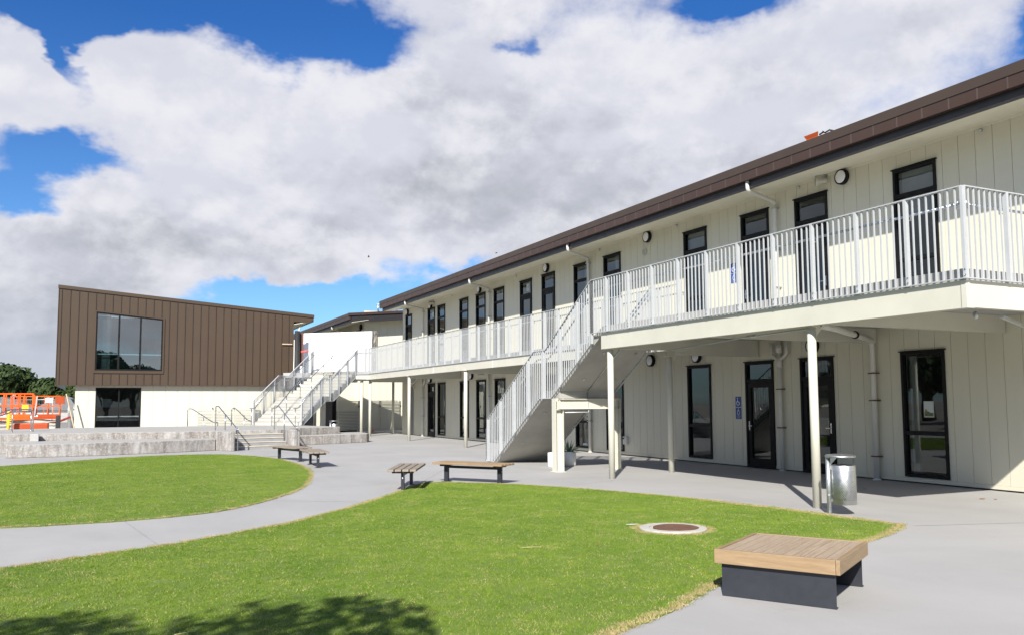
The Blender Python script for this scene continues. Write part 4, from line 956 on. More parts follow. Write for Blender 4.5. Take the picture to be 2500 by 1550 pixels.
MB().extrude([(XL, BYF + .031, 2.65), (wx0 - .06, BYF + .031, 2.65), (wx0 - .06, BYF + .031, topz(wx0)), (XL, BYF + .031, topz(XL) + .05)], (0, .2, 0)).extrude([(wx1 + .05, BYF + .031, 2.65), (XR, BYF + .031, 2.65), (XR, BYF + .031, topz(XR)), (wx1 + .05, BYF + .031, topz(wx1))], (0, .2, 0)).extrude([(wx0 - .06, BYF + .031, 2.65), (wx1 + .05, BYF + .031, 2.65), (wx1 + .05, BYF + .031, wzb - .02), (wx0 - .06, BYF + .031, wzb - .02)], (0, .2, 0)).extrude([(wx0 - .06, BYF + .031, wz(wx0)), (wx1 + .05, BYF + .031, wz(wx1)), (wx1 + .05, BYF + .031, topz(wx1)), (wx0 - .06, BYF + .031, topz(wx0))], (0, .2, 0)).build('upper_wall', 'brownseam', bb)
MB().box(XL - .02, BYF - .04, 2.63, XR + .01, BYF + .25, 2.668).build('base_flashing', 'brown', bb)
MB().box(XL - .03, BYF - .03, 2.6, XL - .001, BYF + 12, topz(XL) - .02).build('side_wall', 'brown', bb)
MB().extrude([(XL - .05, BYF - .06, topz(XL)), (XR + 1.15, BYF - .06, topz(XR + 1.15)), (XR + 1.15, BYF - .06, topz(XR + 1.15) + .17), (XL - .05, BYF - .06, topz(XL) + .17)], (0, .10, 0)).build('verge_flashing', 'brown', bb)
MB().extrude([(XL - .05, BYF + .041, topz(XL) + .02), (XR + 1.15, BYF + .041, topz(XR + 1.15) + .02), (XR + 1.15, BYF + .041, topz(XR + 1.15) + .15), (XL - .05, BYF + .041, topz(XL) + .15)], (0, 12, 0)).build('roof', 'roofm', bb)
# eave box at the right end with its soffit
MB().extrude([(XR + .0, BYF - .01, topz(XR) - .01), (XR + 1.13, BYF - .01, topz(XR + 1.13) - .01), (XR + 1.13, BYF - .01, topz(XR + 1.13) - .12), (XR + .95, BYF - .01, topz(XR + 1.13) - .28), (XR + .0, BYF - .01, topz(XR) - .36)], (0, .03, 0)).build('eave_end', 'brown', bb)
MB().extrude([(XR + 1.0, BYF + .021, topz(XR+1.05)), (XR + 1.13, BYF + .021, topz(XR+1.05)), (XR + 1.13, BYF + .021, 6.36), (XR + 1.0, BYF + .021, 6.36)], (0, 12, 0)).build('eave_fascia', 'brownseam', bb)
MB().extrude([(XR + .0, BYF + .021, 6.2), (XR + .99, BYF + .021, 6.40), (XR + .99, BYF + .021, 6.37), (XR + .0, BYF + .021, 6.17)], (0, 12, 0)).build('soffit', 'soffit', bb)
MB().box(XR - .1, BYF + .25, 0, XR - .001, BYF + 12, 6.0).build('side_wall', 'cream', bb)
MB().tube(pathpts([(XR + .45, BYF + .3, 6.2), (XR + .3, BYF + .2, 5.75), (XR + .08, BYF + .1, 5.1), (XR + .07, BYF + .06, 2.7)], .06), .05, 8).build('downpipe', 'whitepvc', bb)
MB().box(XR - .65, BYF - .10, 5.0, XR - .1, BYF - .031, 5.06).build('timber_stub', 'timberpale', bb)
MB().tube([(XR + .03, BYF - .03, .3), (XR + .03, BYF - .03, 5.3)], .025, 6).build('cable_pipe', 'whitepvc', bb)
# big upper window with surround
sr = MB().extrude([(wx0 - .12, BYF - .05, wzb - .14), (wx1 + .1, BYF - .05, wzb - .14), (wx1 + .1, BYF - .05, wzb - .0), (wx0 - .12, BYF - .05, wzb)], (0, .1, 0))
sr.extrude([(wx0 - .12, BYF - .05, wz(wx0 - .12) - .0), (wx1 + .1, BYF - .05, wz(wx1 + .1) - .0), (wx1 + .1, BYF - .05, wz(wx1 + .1) + .06), (wx0 - .12, BYF - .05, wz(wx0 - .12) + .06)], (0, .1, 0))
sr.box(wx0 - .12, BYF - .049, wzb, wx0 - .05, BYF + .05, wz(wx0)).box(wx1 + .02, BYF - .049, wzb, wx1 + .1, BYF + .05, wz(wx1))
wn = sr.build('window_surround', 'brown', bb)
fr_ = MB(); t = .06
for a, b in ((wx0 - .05, wx0 + .02), (.60 - .045, .60 + .045), (1.64 - .045, 1.64 + .045), (wx1 - .05, wx1 + .02)):
    fr_.extrude([(a, BYF - .02, wzb), (b, BYF - .02, wzb), (b, BYF - .02, wz(b)), (a, BYF - .02, wz(a))], (0, .08, 0))
fr_.box(wx0 + .02, BYF - .018, wzb + .0005, wx1 - .05, BYF + .058, wzb + .08)
fr_.extrude([(wx0 + .02, BYF - .018, wz(wx0) - .07), (wx1 - .05, BYF - .018, wz(wx1) - .07), (wx1 - .05, BYF - .018, wz(wx1) - .001), (wx0 + .02, BYF - .018, wz(wx0) - .001)], (0, .076, 0))
fr_.build('frame', 'black', wn)
for a, b in ((wx0 + .02, .555), (.645, 1.595), (1.685, wx1 - .05)):
    MB().extrude([(a, BYF + .02, wzb + .08), (b, BYF + .02, wzb + .08), (b, BYF + .02, wz(b) - .07), (a, BYF + .02, wz(a) - .07)], (0, .012, 0)).build('pane', 'glassteal', wn)
MB().box(wx0 + .03, BYF + .062, 4.26, wx1 - .05, BYF + .09, 4.31).build('guard_rail', 'lampwhite', wn)
MB().box(wx0 + .02, BYF + .30, wzb, wx0 + .65, BYF + .32, 6.3).build('blind', 'roomdark', wn)
# lower cream storey
LYF = BYF + .28
lx = [-1.37, -.39, 1.73, XR - .1]
x = -1.37; ls = [x]
while x < XR - .5: x += .62; ls.append(x)
for i in range(len(ls) - 1):
    a, b = ls[i] + .004, ls[i + 1] - .004
    for u, v in (((a, min(b, -.42)) if a < -.42 else (None, None)), ((max(a, 1.76), b) if b > 1.76 else (None, None))):
        if u is not None and v - u > .02: MB().box(u, LYF, .02, v, LYF + .02, 2.64).build('wall_board', 'cream', bb)
    u, v = max(a, -.42), min(b, 1.76)
    if v - u > .02: MB().box(u, LYF, 2.53, v, LYF + .02, 2.64).build('wall_board', 'cream', bb)
MB().box(-1.36, LYF + .021, .02, -.42, LYF + .2, 2.65).box(1.76, LYF + .021, .02, XR - .11, LYF + .2, 2.65).build('lower_wall', 'creamgroove', bb)
MB().box(-1.369, LYF + .021, .02, -1.361, LYF + 11, 2.65).build('lower_side_wall', 'cream', bb)
ws = MB(); 
for a in (-.42, .66, 1.70): ws.box(a, LYF - .02, .05, a + .06, LYF + .06, 2.53)
ws.box(-.36, LYF - .018, 2.46, 1.70, LYF + .058, 2.53).box(-.36, LYF - .018, .05, 1.70, LYF + .058, .12)
wn = ws.build('window', 'black', bb)
for a, b in ((-.36, .66), (.72, 1.70)): MB().box(a, LYF + .01, .12, b, LYF + .022, 2.46).build('pane', 'glass', wn)
MB().box(-.35, LYF + .065, .99, 1.69, LYF + .09, 1.05).build('guard_rail', 'lampwhite', wn)
MB().box(-.1, LYF + 1.0, 1.5, .35, LYF + 1.03, 1.95).build('notice_board', 'paper', wn)
MB().box(-1.3, BYF + 3.2, 0, 9.5, BYF + 3.3, 6.5).build('inner_wall', 'room', bb)
MB().box(-1.35, LYF + .21, -.02, 9.5, BYF + 3.2, .03).build('floor', 'carpet', bb)
MB().box(-2.2, BYF + .24, 2.75, 9.5, BYF + 3.2, 3.3).build('upper_floor', 'room', bb)
MB().box(-2.2, BYF + .24, 6.6, 9.5, BYF + 3.2, 6.65).build('ceiling', 'room', bb)
# louvred gates by the brown building
def louvre(x0, x1, y, z0, z1, label, npan=2, pitch=.085):
    t = thing('louvre_gate', label, 'gate', ((x0 + x1) / 2, y, z0)); w_ = (x1 - x0) / npan
    me = None
    for i in range(npan):
        a = x0 + i * w_; fr = MB().box(a + .01, y, z0, a + .06, y + .05, z1).box(a + w_ - .06, y, z0, a + w_ - .01, y + .05, z1).box(a + .06, y + .001, z1 - .05, a + w_ - .06, y + .049, z1).box(a + .06, y + .001, z0 + .0, a + w_ - .06, y + .049, z0 + .05)
        p = fr.build('gate_frame', 'creamsteel', t)
        z = z0 + .08
        while z < z1 - .1:
            MB().extrude([(a + .06, y + .005, z), (a + .06, y + .045, z + .035), (a + .06, y + .045, z + .05), (a + .06, y + .005, z + .062)], (w_ - .12, 0, 0)).build('slat', 'creamsteel', p); z += pitch
        MB().box(a + w_ - .045, y - .05, z0 + (z1 - z0) * .78, a + w_ - .005, y - .001, z0 + (z1 - z0) * .78 + .09).build('latch', 'black', p)
louvre(4.25, 7.6, 48.75, .1, 1.72, 'cream louvred gates before the base of the brown building', 3)
louvre(11.95, 15.7, 47.6, .12, 1.80, 'cream louvred gates in shade beneath the far landing', 3)

# ================================================================== BACKGROUND CREAM BUILDING
cb = thing('far_cream_building', 'cream building with brown roof behind the white screen wall', 'building', (14.4, 52, 0))
MB().box(14.25, 50.6, 0, 14.4, 75, 6.65).build('side_wall', 'cream', cb)
x = 14.251
while x < 24: MB().box(x + .004, 50.48, .1, x + .49, 50.5, 7.3).build('wall_board', 'cream', cb); x += .495
MB().box(14.25, 50.501, 0, 24, 50.59, 7.32).build('end_wall', 'creamgroove', cb)
eave(cb, 49.5, 75, 13.05, seams=False, wall_x=14.25)
MB().extrude([(13.2, 49.52, 6.47), (13.2, 49.52, 6.84), (24, 49.52, 6.84 + 10.8 * sl), (24, 49.52, 6.47 + 10.8 * sl)], (0, .06, 0)).build('gable_fascia', 'darkfascia', cb)
MB().extrude([(13.0, 49.44, 6.86), (13.0, 49.44, 7.02), (24, 49.44, 7.02 + 11 * sl), (24, 49.44, 6.86 + 11 * sl)], (0, .07, 0)).build('verge_flashing', 'fascia', cb)
MB().extrude([(14.3, 49.6, 6.66), (24, 49.6, 6.66 + 9.7 * sl), (24, 49.6, 6.68 + 9.7 * sl), (14.3, 49.6, 6.68)], (0, .85, 0)).build('soffit', 'soffit', cb)
MB().tube(pathpts([(13.12, 54.0, 6.66), (13.12, 54, 6.42), (14.15, 54.4, 6.3), (14.15, 54.4, 3)], .07), .05, 8).build('downpipe', 'whitepvc', cb)
MB().box(14.2, 51.1, 3.5, 14.249, 52.1, 6.2).build('window', 'black', cb)
MB().box(11.5, 51.4, 0, 14.24, 51.5, 3.2).build('recess_wall', 'cream', cb)
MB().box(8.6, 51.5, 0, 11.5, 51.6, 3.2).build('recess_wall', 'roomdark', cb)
MB().box(12.0, 51.36, .1, 12.8, 51.399, 2.5).build('door', 'black', cb)
MB().lathe((14.24, 51.0, 6.35), [(.17, 0), (.17, -.1), (.13, -.12)], 20, 'x').build('wall_lamp', 'black', cb)
pr = tag(MB().tube([(15.5, 50.4, 7.3), (15.5, 50.4, 7.75)], .06, 8).tube([(15.9, 50.4, 7.3), (15.9, 50.4, 7.75)], .06, 8).tube([(16.3, 50.4, 7.3), (16.3, 50.4, 7.75)], .06, 8).tube([(15.1, 50.4, 7.3), (15.1, 50.4, 7.7)], .05, 8).tube([(15.0, 50.4, 7.72), (16.6, 50.4, 7.72)], .05, 8).build('roof_duct', 'galv'), 'galvanised ducts on the far roof just under the long eave', 'duct')

# ================================================================== TERRACE
te = thing('seating_terrace', 'raised weathered concrete terrace with seating tiers before the brown building', 'terrace', (2, 35, 0))
HT = .41
MB().prism([(-9, 33.4), (-2.95, 33.05), (-.7, 32.8), (.1, 32.8), (2.2, 32.35), (3.6, 32.25), (4.12, 32.6), (6.1, 32.8), (6.5, 34.2), (9.0, 35.4), (8.1, 38.55), (6.2, 40.35), (-1.05, 40.6), (-9, 37.0)], 0, TZ).build('platform', 'oldconc', te, bevel=.02)
MB().prism([(-2.68, 30.3), (-2.5, 30.18), (-1.3, 30.1), (.1, 30.3), (1.86, 30.75), (2.7, 31.08), (3.58, 31.5), (3.58, 32.24), (2.2, 32.34), (.1, 32.79), (-.7, 32.79), (-2.9, 33.0), (-2.82, 32.0)], 0, HT).build('seating_tier', 'oldconc', te, bevel=.025)
MB().prism([(6.52, 33.55), (8.4, 34.15), (10.0, 34.85), (10.2, 35.2), (10.3, 36.9), (9.2, 36.8), (9.02, 35.38), (6.52, 34.18)], 0, .37).build('seating_tier', 'oldconc', te, bevel=.025)
MB().prism([(3.6, 31.5), (3.72, 31.2), (3.98, 30.7), (4.12, 30.72), (4.14, 33.4), (3.6, 33.4)], 0, TZ + .012).build('side_block', 'oldconc', te, bevel=.02)
MB().prism([(6.12, 31.7), (6.28, 31.35), (6.5, 31.42), (6.51, 34.3), (6.12, 34.3)], 0, TZ + .012).build('side_block', 'oldconc', te, bevel=.02)
MB().prism([(-2.2, 32.86), (-1.95, 32.83), (-1.95, 32.6), (-2.2, 32.63)], HT + .001, TZ + .004).build('corner_pier', 'newconc', te, bevel=.01)
rs = TZ / 5
for i in range(4):
    y = 31.25 + i * .34; st = MB().prism([(4.15, y), (6.11, y + .3), (6.11, 32.78 + .01 * i), (4.15, 32.6)], rs * i, rs * (i + 1)).build('step', 'riserconc', te)
    MB().prism([(4.15, y - .02), (6.11, y + .28), (6.11, y + .34), (4.15, y + .04)], rs * (i + 1) - .02, rs * (i + 1) + .005).build('nosing', 'nosing', st)
# terrace handrails
steelrail([(3.72, 32.9, TZ), (3.72, 32.9, 1.55), (3.78, 32.6, 1.55), (4.2, 31.0, .80), (4.22, 30.72, .78), (4.22, 30.72, 0)], [(3.95, 32.0, TZ, 1.24)], 'angled steel handrail on the left of the terrace steps')
steelrail([(5.85, 32.95, TZ), (5.85, 32.95, 1.55), (5.95, 32.7, 1.55), (6.3, 31.4, .80), (6.36, 31.2, .78), (6.36, 31.2, 0)], [(6.08, 32.2, .3, 1.25)], 'angled steel handrail on the right of the terrace steps')
steelrail([(3.42, 40.9, 0), (3.42, 40.9, 1.43), (3.6, 40.9, 1.43), (4.5, 40.9, .82), (4.72, 40.9, .80), (4.72, 40.9, 0)], [(4.1, 40.9, 0, 1.1)], 'angled steel handrail behind the terrace, left one of two before the gates')
steelrail([(5.32, 40.9, 0), (5.32, 40.9, 1.43), (5.5, 40.9, 1.43), (6.05, 41.1, .90), (6.3, 41.1, .80), (6.35, 41.1, 0)], [(5.9, 41.0, 0, 1.1)], 'angled steel handrail behind the terrace, right one of two before the gates')
rl = steelrail([(-5.2, 33.4, .55), (-3.0, 35.2, 1.47), (-2.5, 35.5, 1.47), (-2.32, 35.6, 1.42), (-2.32, 35.6, TZ)], [(-2.95, 35.2, TZ, 1.45), (-2.5, 37.3, TZ, 1.40)], 'twin steel handrail sloping down at the left end of the terrace', .024)
MB().tube([(-5.2, 33.55, .47), (-3.0, 35.3, 1.38), (-2.5, 37.3, 1.40)], .024, 8).build('rail', 'steel', rl)

# ================================================================== BENCHES
bn = thing('bench', 'x', 'bench', (0, 0, 0), group='slatted timber benches beside the lawns', local=True)
for i in range(4):
    y = -.205 + i * .137; MB().box(-.83, y - .058, .365, .83, y + .058, .405).build('slat', 'greywood', bn, bevel=.006)
for s_ in (-1, 1):
    leg = MB().box(s_ * .64 - .045, -.03, .01, s_ * .64 + .045, .03, .33).box(s_ * .64 - .035, -.2, .325, s_ * .64 + .035, .2, .363).build('leg', 'slate', bn)
    MB().box(s_ * .64 - .09, -.07, 0, s_ * .64 + .09, .07, .01).build('foot_plate', 'slate', leg)
    MB().lathe((s_ * .64 + s_ * .045, 0, .24), [(.01, 0), (.01, s_ * .006)], 8, 'x').build('bolt', 'lampwhite', leg)
MB().box(-.595, -.025, .28, .595, .025, .33).build('beam', 'blacksteel', bn)
TR = tree_of()
bl = [((4.85, 24.8), (.38, -1.31), 'slatted timber bench farthest from camera, before the terrace steps'), ((4.98, 22.25), (.10, 1.47), 'slatted timber bench seen end-on at the tip of the round lawn'),
      ((5.30, 15.66), (.57, 1.17), 'slatted timber bench seen end-on at the tip of the near lawn'), ((6.80, 15.97), (.73, -1.06), 'slatted timber bench seen broadside nearest the near staircase')]
first = True
for (x, y), d, lb in bl:
    a = math.atan2(d[1], d[0])
    if first: bn.location = (x, y, 0); bn.rotation_euler = (0, 0, a); bn['label'] = lb; first = False
    else:
        nb = dup(bn, (x, y, 0), a, lb, TR)
        if 'broadside' in lb:
            for c in kids(nb):
                if c.name.startswith('slat'):
                    c.data = c.data.copy(); c.data.materials.clear(); c.data.materials.append(M['goldwood'])

# ================================================================== TIMBER DECK SEAT
dk = thing('platform_bench', 'low square timber topped platform seat on folded charcoal steel panels', 'bench', (5.32, 5.55, 0), math.atan2(-.86, .51), local=True)
# local x along front edge (0.94), y pointing away (v)
W2, D2, H_ = .50, .53, .385
nb_ = 11
fw = .032
for i in range(nb_):
    w_ = (2 * W2 - 2 * fw - .012) / nb_; a = -W2 + fw + .006 + i * w_
    if i == 8:
        MB().box(a + .003, -D2 + fw + .003, H_ - .028, a + w_ - .003, -.04, H_ - .004).build('board', 'greywoodY', dk, bevel=.003) if False else None
    segs = [(-D2 + fw + .003, D2 - fw - .003)] if i != 8 else [(-D2 + fw + .003, -.102), (-.098, D2 - fw - .003)]
    for s0, s1_ in segs: 
        ob = MB().box(s0, -a - w_ + .0032, H_ - .028, s1_, -a - .0032, H_ - .004)
        ob.v = [(-y_, x_, z_) for x_, y_, z_ in ob.v]
        o = ob.build('board', 'greywood', dk, bevel=.003)
# boards were rotated in plan; give them wood grain along their length
M['greywoodY'] = mat('weathered_board', (0.3, 0.26, 0.2), 0.72, fn=f_wood((0.27, 0.20, 0.13), (0.43, 0.335, 0.235), 1.0, (14, 1, 14)), bump=0.2, bscale=40)
for c in kids(dk):
    c.data.materials.clear(); c.data.materials.append(M['greywoodY'])
M['goldY'] = mat('golden_edge_board', (0.45, 0.3, 0.15), 0.55, fn=f_wood((0.22, 0.14, 0.070), (0.36, 0.255, 0.145), 1.0, (14, 1, 14)), bump=0.1, bscale=40)
MB().box(-W2, -D2, H_ - .115, W2 - fw - .002, -D2 + fw, H_).build('edge_board', 'goldwood', dk, bevel=.004)
MB().box(-W2 + fw + .002, D2 - fw, H_ - .115, W2, D2, H_).build('edge_board', 'goldwood', dk, bevel=.004)
MB().box(W2 - fw, -D2, H_ - .115, W2, D2 - fw - .002, H_).build('edge_board', 'goldY', dk, bevel=.004)
MB().box(-W2, -D2 + fw + .002, H_ - .115, -W2 + fw, D2, H_).build('edge_board', 'goldY', dk, bevel=.004)
for s_ in (-1, 1):
    y = s_ * (D2 - .055)
    MB().box(-W2 + .045, y - .004, .004, W2 - .045, y + .004, H_ - .117).box(-W2 + .045, y + .004, .002, W2 - .045, y + .05, .010).box(-W2 + .045, y - .004, H_ - .125, W2 - .045, y - s_ * .06, H_ - .1165).build('side_panel', 'slate', dk)
MB().box(-W2 + .1, -.03, H_ - .1, W2 - .1, .03, H_ - .03).build('bearer', 'blacksteel', dk)

# ================================================================== LITTER BINS
def bin_(x, y, label, rot=0):
    t = thing('litter_bin', label, 'bin', (x, y, 0), rot, local=True, group='stainless litter bins')
    MB().tube([(0, 0, 0), (0, 0, .80)], .032, 16).lathe((0, 0, 0), [(.05, 0), (.05, .008), (.034, .012)], 16).build('post', 'galv', t)
    MB().tube([(0, 0, .80), (0, 0, .812)], .035, 16).tube([(0, 0, .27), (0, 0, .28)], .0345, 16).build('post_cap', 'galv', t)
    bx_, by_ = .205, -.02
    c = MB().lathe((bx_, by_, .15), [(.165, 0), (.17, .005), (.17, .545), (.165, .55), (.16, .548), (.16, .02)], 36).build('drum', 'polished', t)
    me = MB().lathe((0, 0, 0), [(.0042, 0), (.0042, -.001)], 6, 'x').mesh('hole', 'rubber')
    hb = MB()
    for r_ in range(24):
        z = .22 + r_ * .0175
        for k_ in range(44):
            a = 2 * math.pi * (k_ + (r_ % 2) * .5) / 44; ca, sa = math.cos(a), math.sin(a)
            px, py = bx_ + ca * .1705, by_ + sa * .1705; q = .0055
            hb.add([(px - sa * q, py + ca * q, z), (px, py, z - q), (px + sa * q, py - ca * q, z), (px, py, z + q)], [(0, 1, 2, 3)])
    hb.build('perforation', 'rubber', c, props=SF, fix=False)
    MB().lathe((bx_, by_, .69), [(.155, 0), (.155, .004)], 30).build('liner', 'rubber', c)
    MB().lathe((bx_ - .035, by_, .825), [(.205, -.015), (.21, -.005), (.208, .006), (.19, .018), (.1, .028), (.01, .03)], 36).build('lid', 'polished', t)
    MB().extrude([(.03, -.02, .80), (.12, -.02, .80), (.03, -.02, .70)], (0, .012, 0)).bar((.03, -.01, .66), (.1, -.02, .66), .03, .05).bar((.03, -.01, .2), (.1, -.02, .2), .03, .04).build('bracket', 'galv', t)
    MB().box(bx_ - .03, by_ - .02, .13, bx_ + .03, by_ + .02, .149).build('latch', 'galv', t)
    return t
bin_(9.37, 9.03, 'stainless perforated litter bin on a post beside the nearest walkway column', math.radians(-30))
bin_(9.55, 39.4, 'small far stainless litter bin behind the terrace under the far walkway', math.radians(-30))

# ================================================================== PLANTERS, SMALL THINGS
def planter(x, y, r, h, label, notch=False):
    t = thing('planter', label, 'planter', (x, y, 0), group='white cylindrical planters behind the stair portal')
    MB().lathe((x, y, 0), [(r * .96, 0), (r, .02), (r, h - .01), (r - .01, h), (r - .03, h), (r - .035, h - .05)], 32).build('pot', 'pot', t)
    MB().lathe((x, y, h - .055), [(r - .04, 0), (r - .04, .008)], 24).build('soil', 'soil', t)
    if notch: MB().obox((x - .43 * r * 1.02 - .0, y - .9 * r * 1.005, h - .08), (.9, -.43, 0), (.43, .9, 0), (0, 0, 1), .03, .004, .008).build('slot', 'black', t)
planter(10.31, 18.87, .205, .36, 'front white cylinder planter half hidden by the stair portal column', True)
planter(10.80, 19.10, .20, .36, 'rear white cylinder planter under the spiky plant')
ag = MB()
for i in range(34):
    a = random.uniform(0, 6.283); ln = random.uniform(.30, .46); e = random.uniform(.25, 1.3); r0 = .03
    d = Vector((math.cos(a), math.sin(a), 0)); pts = [Vector((10.82, 19.08, .32)) + d * (r0 + ln * s * math.cos(e)) + Vector((0, 0, ln * s * math.sin(e) - .06 * s * s * (1.4 - e))) for s in (0, .35, .7, 1)]
    sd = Vector((-d.y, d.x, 0)); ws_ = (.018, .022, .014, .001); b0 = len(ag.v)
    for p, w_ in zip(pts, ws_): ag.v += [tuple(p - sd * w_), tuple(p + sd * w_), tuple(p - Vector((0, 0, w_ * .6)))]
    for s in range(3):
        for k_ in range(3):
            k2 = (k_ + 1) % 3; ag.face((b0 + s * 3 + k_, b0 + s * 3 + k2, b0 + s * 3 + 3 + k2, b0 + s * 3 + 3 + k_))
tag(ag.build('agave_plant', 'agave', fix=False), 'spiky green agave plant growing in the right white planter', 'plant')
gr = thing('drain_grate', 'flat grey rectangular drain grate in the paving near the farthest bench', 'grate', (4.7, 26.8, 0))
MB().box(4.25, 26.55, -.01, 5.05, 27.05, .004).build('frame', 'grate', gr)
for i in range(9): MB().box(4.28 + i * .085, 26.58, .0045, 4.32 + i * .085, 27.02, .008).build('bar', 'galv', gr)
tag(MB().lathe((14.3, 48.6, 0), [(.14, 0), (.14, .02), (.09, .02), (.02, .32), (.01, .33)], 12).build('traffic_cone', 'pink'), 'small red cone on the ground under the far landing', 'cone')
for x, y, lb in ((12.55, 48.9, 'tall dark grey wheelie bin in shade under the far landing, left one'), (13.25, 49.1, 'tall dark grey wheelie bin in shade under the far landing, right one')):
    t = thing('wheelie_bin', lb, 'bin', (x, y, 0), group='wheelie bins under the landing')
    MB().prism([(x - .25, y - .25), (x + .25, y - .25), (x + .28, y + .28), (x - .28, y + .28)], .08, 1.15).build('body', 'binlid', t, bevel=.02)
    MB().box(x - .3, y - .32, 1.151, x + .3, y + .3, 1.2).build('lid', 'binlid', t, bevel=.02)
    MB().tube([(x - .3, y + .25, .1), (x + .3, y + .25, .1)], .1, 12).build('wheel', 'rubber', t)
# roof anchor box
ra = thing('roof_anchor_box', 'orange roof safety kit lying on the eave above the nearest downpipe', 'box', (13.2, 12.55, 7.02))
MB().box(13.06, 12.55, 7.03, 13.3, 12.86, 7.045).extrude([(13.06, 12.55, 7.045), (13.06, 12.86, 7.045), (13.03, 12.90, 7.12), (13.03, 12.51, 7.12)], (.012, 0, 0)).extrude([(13.3, 12.55, 7.045), (13.3, 12.86, 7.045), (13.32, 12.90, 7.13), (13.32, 12.51, 7.13)], (.012, 0, 0)).build('tray', 'trayorange', ra)
MB().tube([(13.06, 12.5, 7.05), (13.08, 12.42, 7.08), (13.06, 12.34, 7.05), (13.1, 12.27, 7.085), (13.16, 12.2, 7.05)], .018, 8).build('strap', 'rubber', ra)
MB().tube([(13.08, 12.47, 7.07), (13.06, 12.40, 7.10), (13.12, 12.35, 7.07)], .010, 6).build('karabiner', 'steel', ra)
# birds
for i, (d, lb) in enumerate((((.27211, .94715, .16991), 'small dark bird flying over the far roofs, left of two'), ((.41146, .89422, .17625), 'small dark bird flying just above the long eave, right of two'))):
    c = Vector((0, 0, 1.6)) + Vector(d) * 70
    b = MB().tube([c + Vector((-.09, 0, 0)), c, c + Vector((.1, 0, .02))], [.015, .05, .01], 8)
    b.add([c + Vector((-.03, 0, .02)), c + Vector((.04, 0, .02)), c + Vector((.02, -.05, .16 - i * .2)), c + Vector((-.03, .18, .10 - i * .12))], [(0, 1, 2), (0, 2, 3)])
    tag(b.build('bird', 'rubber'), lb, 'bird', 'birds in the sky')

# litter on lawn and paving
def twig(x, y, a, ln, m='straw', label='dry straw coloured twig', z=.035):
    d = Vector((math.cos(a), math.sin(a), 0)); c = Vector((x, y, z))
    return tag(MB().tube([c - d * ln / 2, c + Vector((-d.y, d.x, 0)) * ln * .08, c + d * ln / 2 + Vector((0, 0, .005))], [.002, .0032, .0015], 6).build('twig', m), label, 'twig')
twig(4.25, 8.35, -.35, .22, label='pale dry twig lying near the middle of the near lawn')
twig(6.2, 9.3, -.5, .16, label='short white twig on the lawn left of the manhole', m='signwhite')
twig(-.05, 6.95, .4, .10, m='bark', label='dark curved twig at the left edge of the near lawn')
twig(.55, 6.35, 0.1, .14, label='pale twig at the lower left of the near lawn')
twig(2.1, 6.6, -.3, .09, label='thin pale twig lying in the tree shadow')
def leaf(x, y, a, s, label, z=.03):
    d = Vector((math.cos(a), math.sin(a), 0)) * s; e = Vector((-math.sin(a), math.cos(a), 0)) * s * .45
    c = Vector((x, y, z)); return tag(MB().add([c - d, c - d * .2 + e + Vector((0, 0, .008)), c + d, c - d * .2 - e + Vector((0, 0, .006)), c - d * .1], [(0, 4, 1), (1, 4, 2), (2, 4, 3), (3, 4, 0)]).build('fallen_leaf', 'brownleaf', fix=False), label, 'leaf')
leaf(5.0, 8.2, .4, .03, 'brown fallen leaf right of the twig on the near lawn')
leaf(13.02, 9.27, .2, .09, 'brown fallen leaf on the sunlit paving by the near wall', .004)
leaf(13.12, 9.12, 1.2, .05, 'small brown leaf scrap beside the larger leaf near the wall', .004)
leaf(12.61, 11.3, .8, .09, 'fallen leaf in the shade near the foot of the waste pipe', .004)
leaf(8.0, 9.6, .8, .03, 'brown leaf on the lawn between manhole and litter bin')
leaf(8.2, 8.8, 2.2, .035, 'pale brown leaf near the right tip of the lawn')

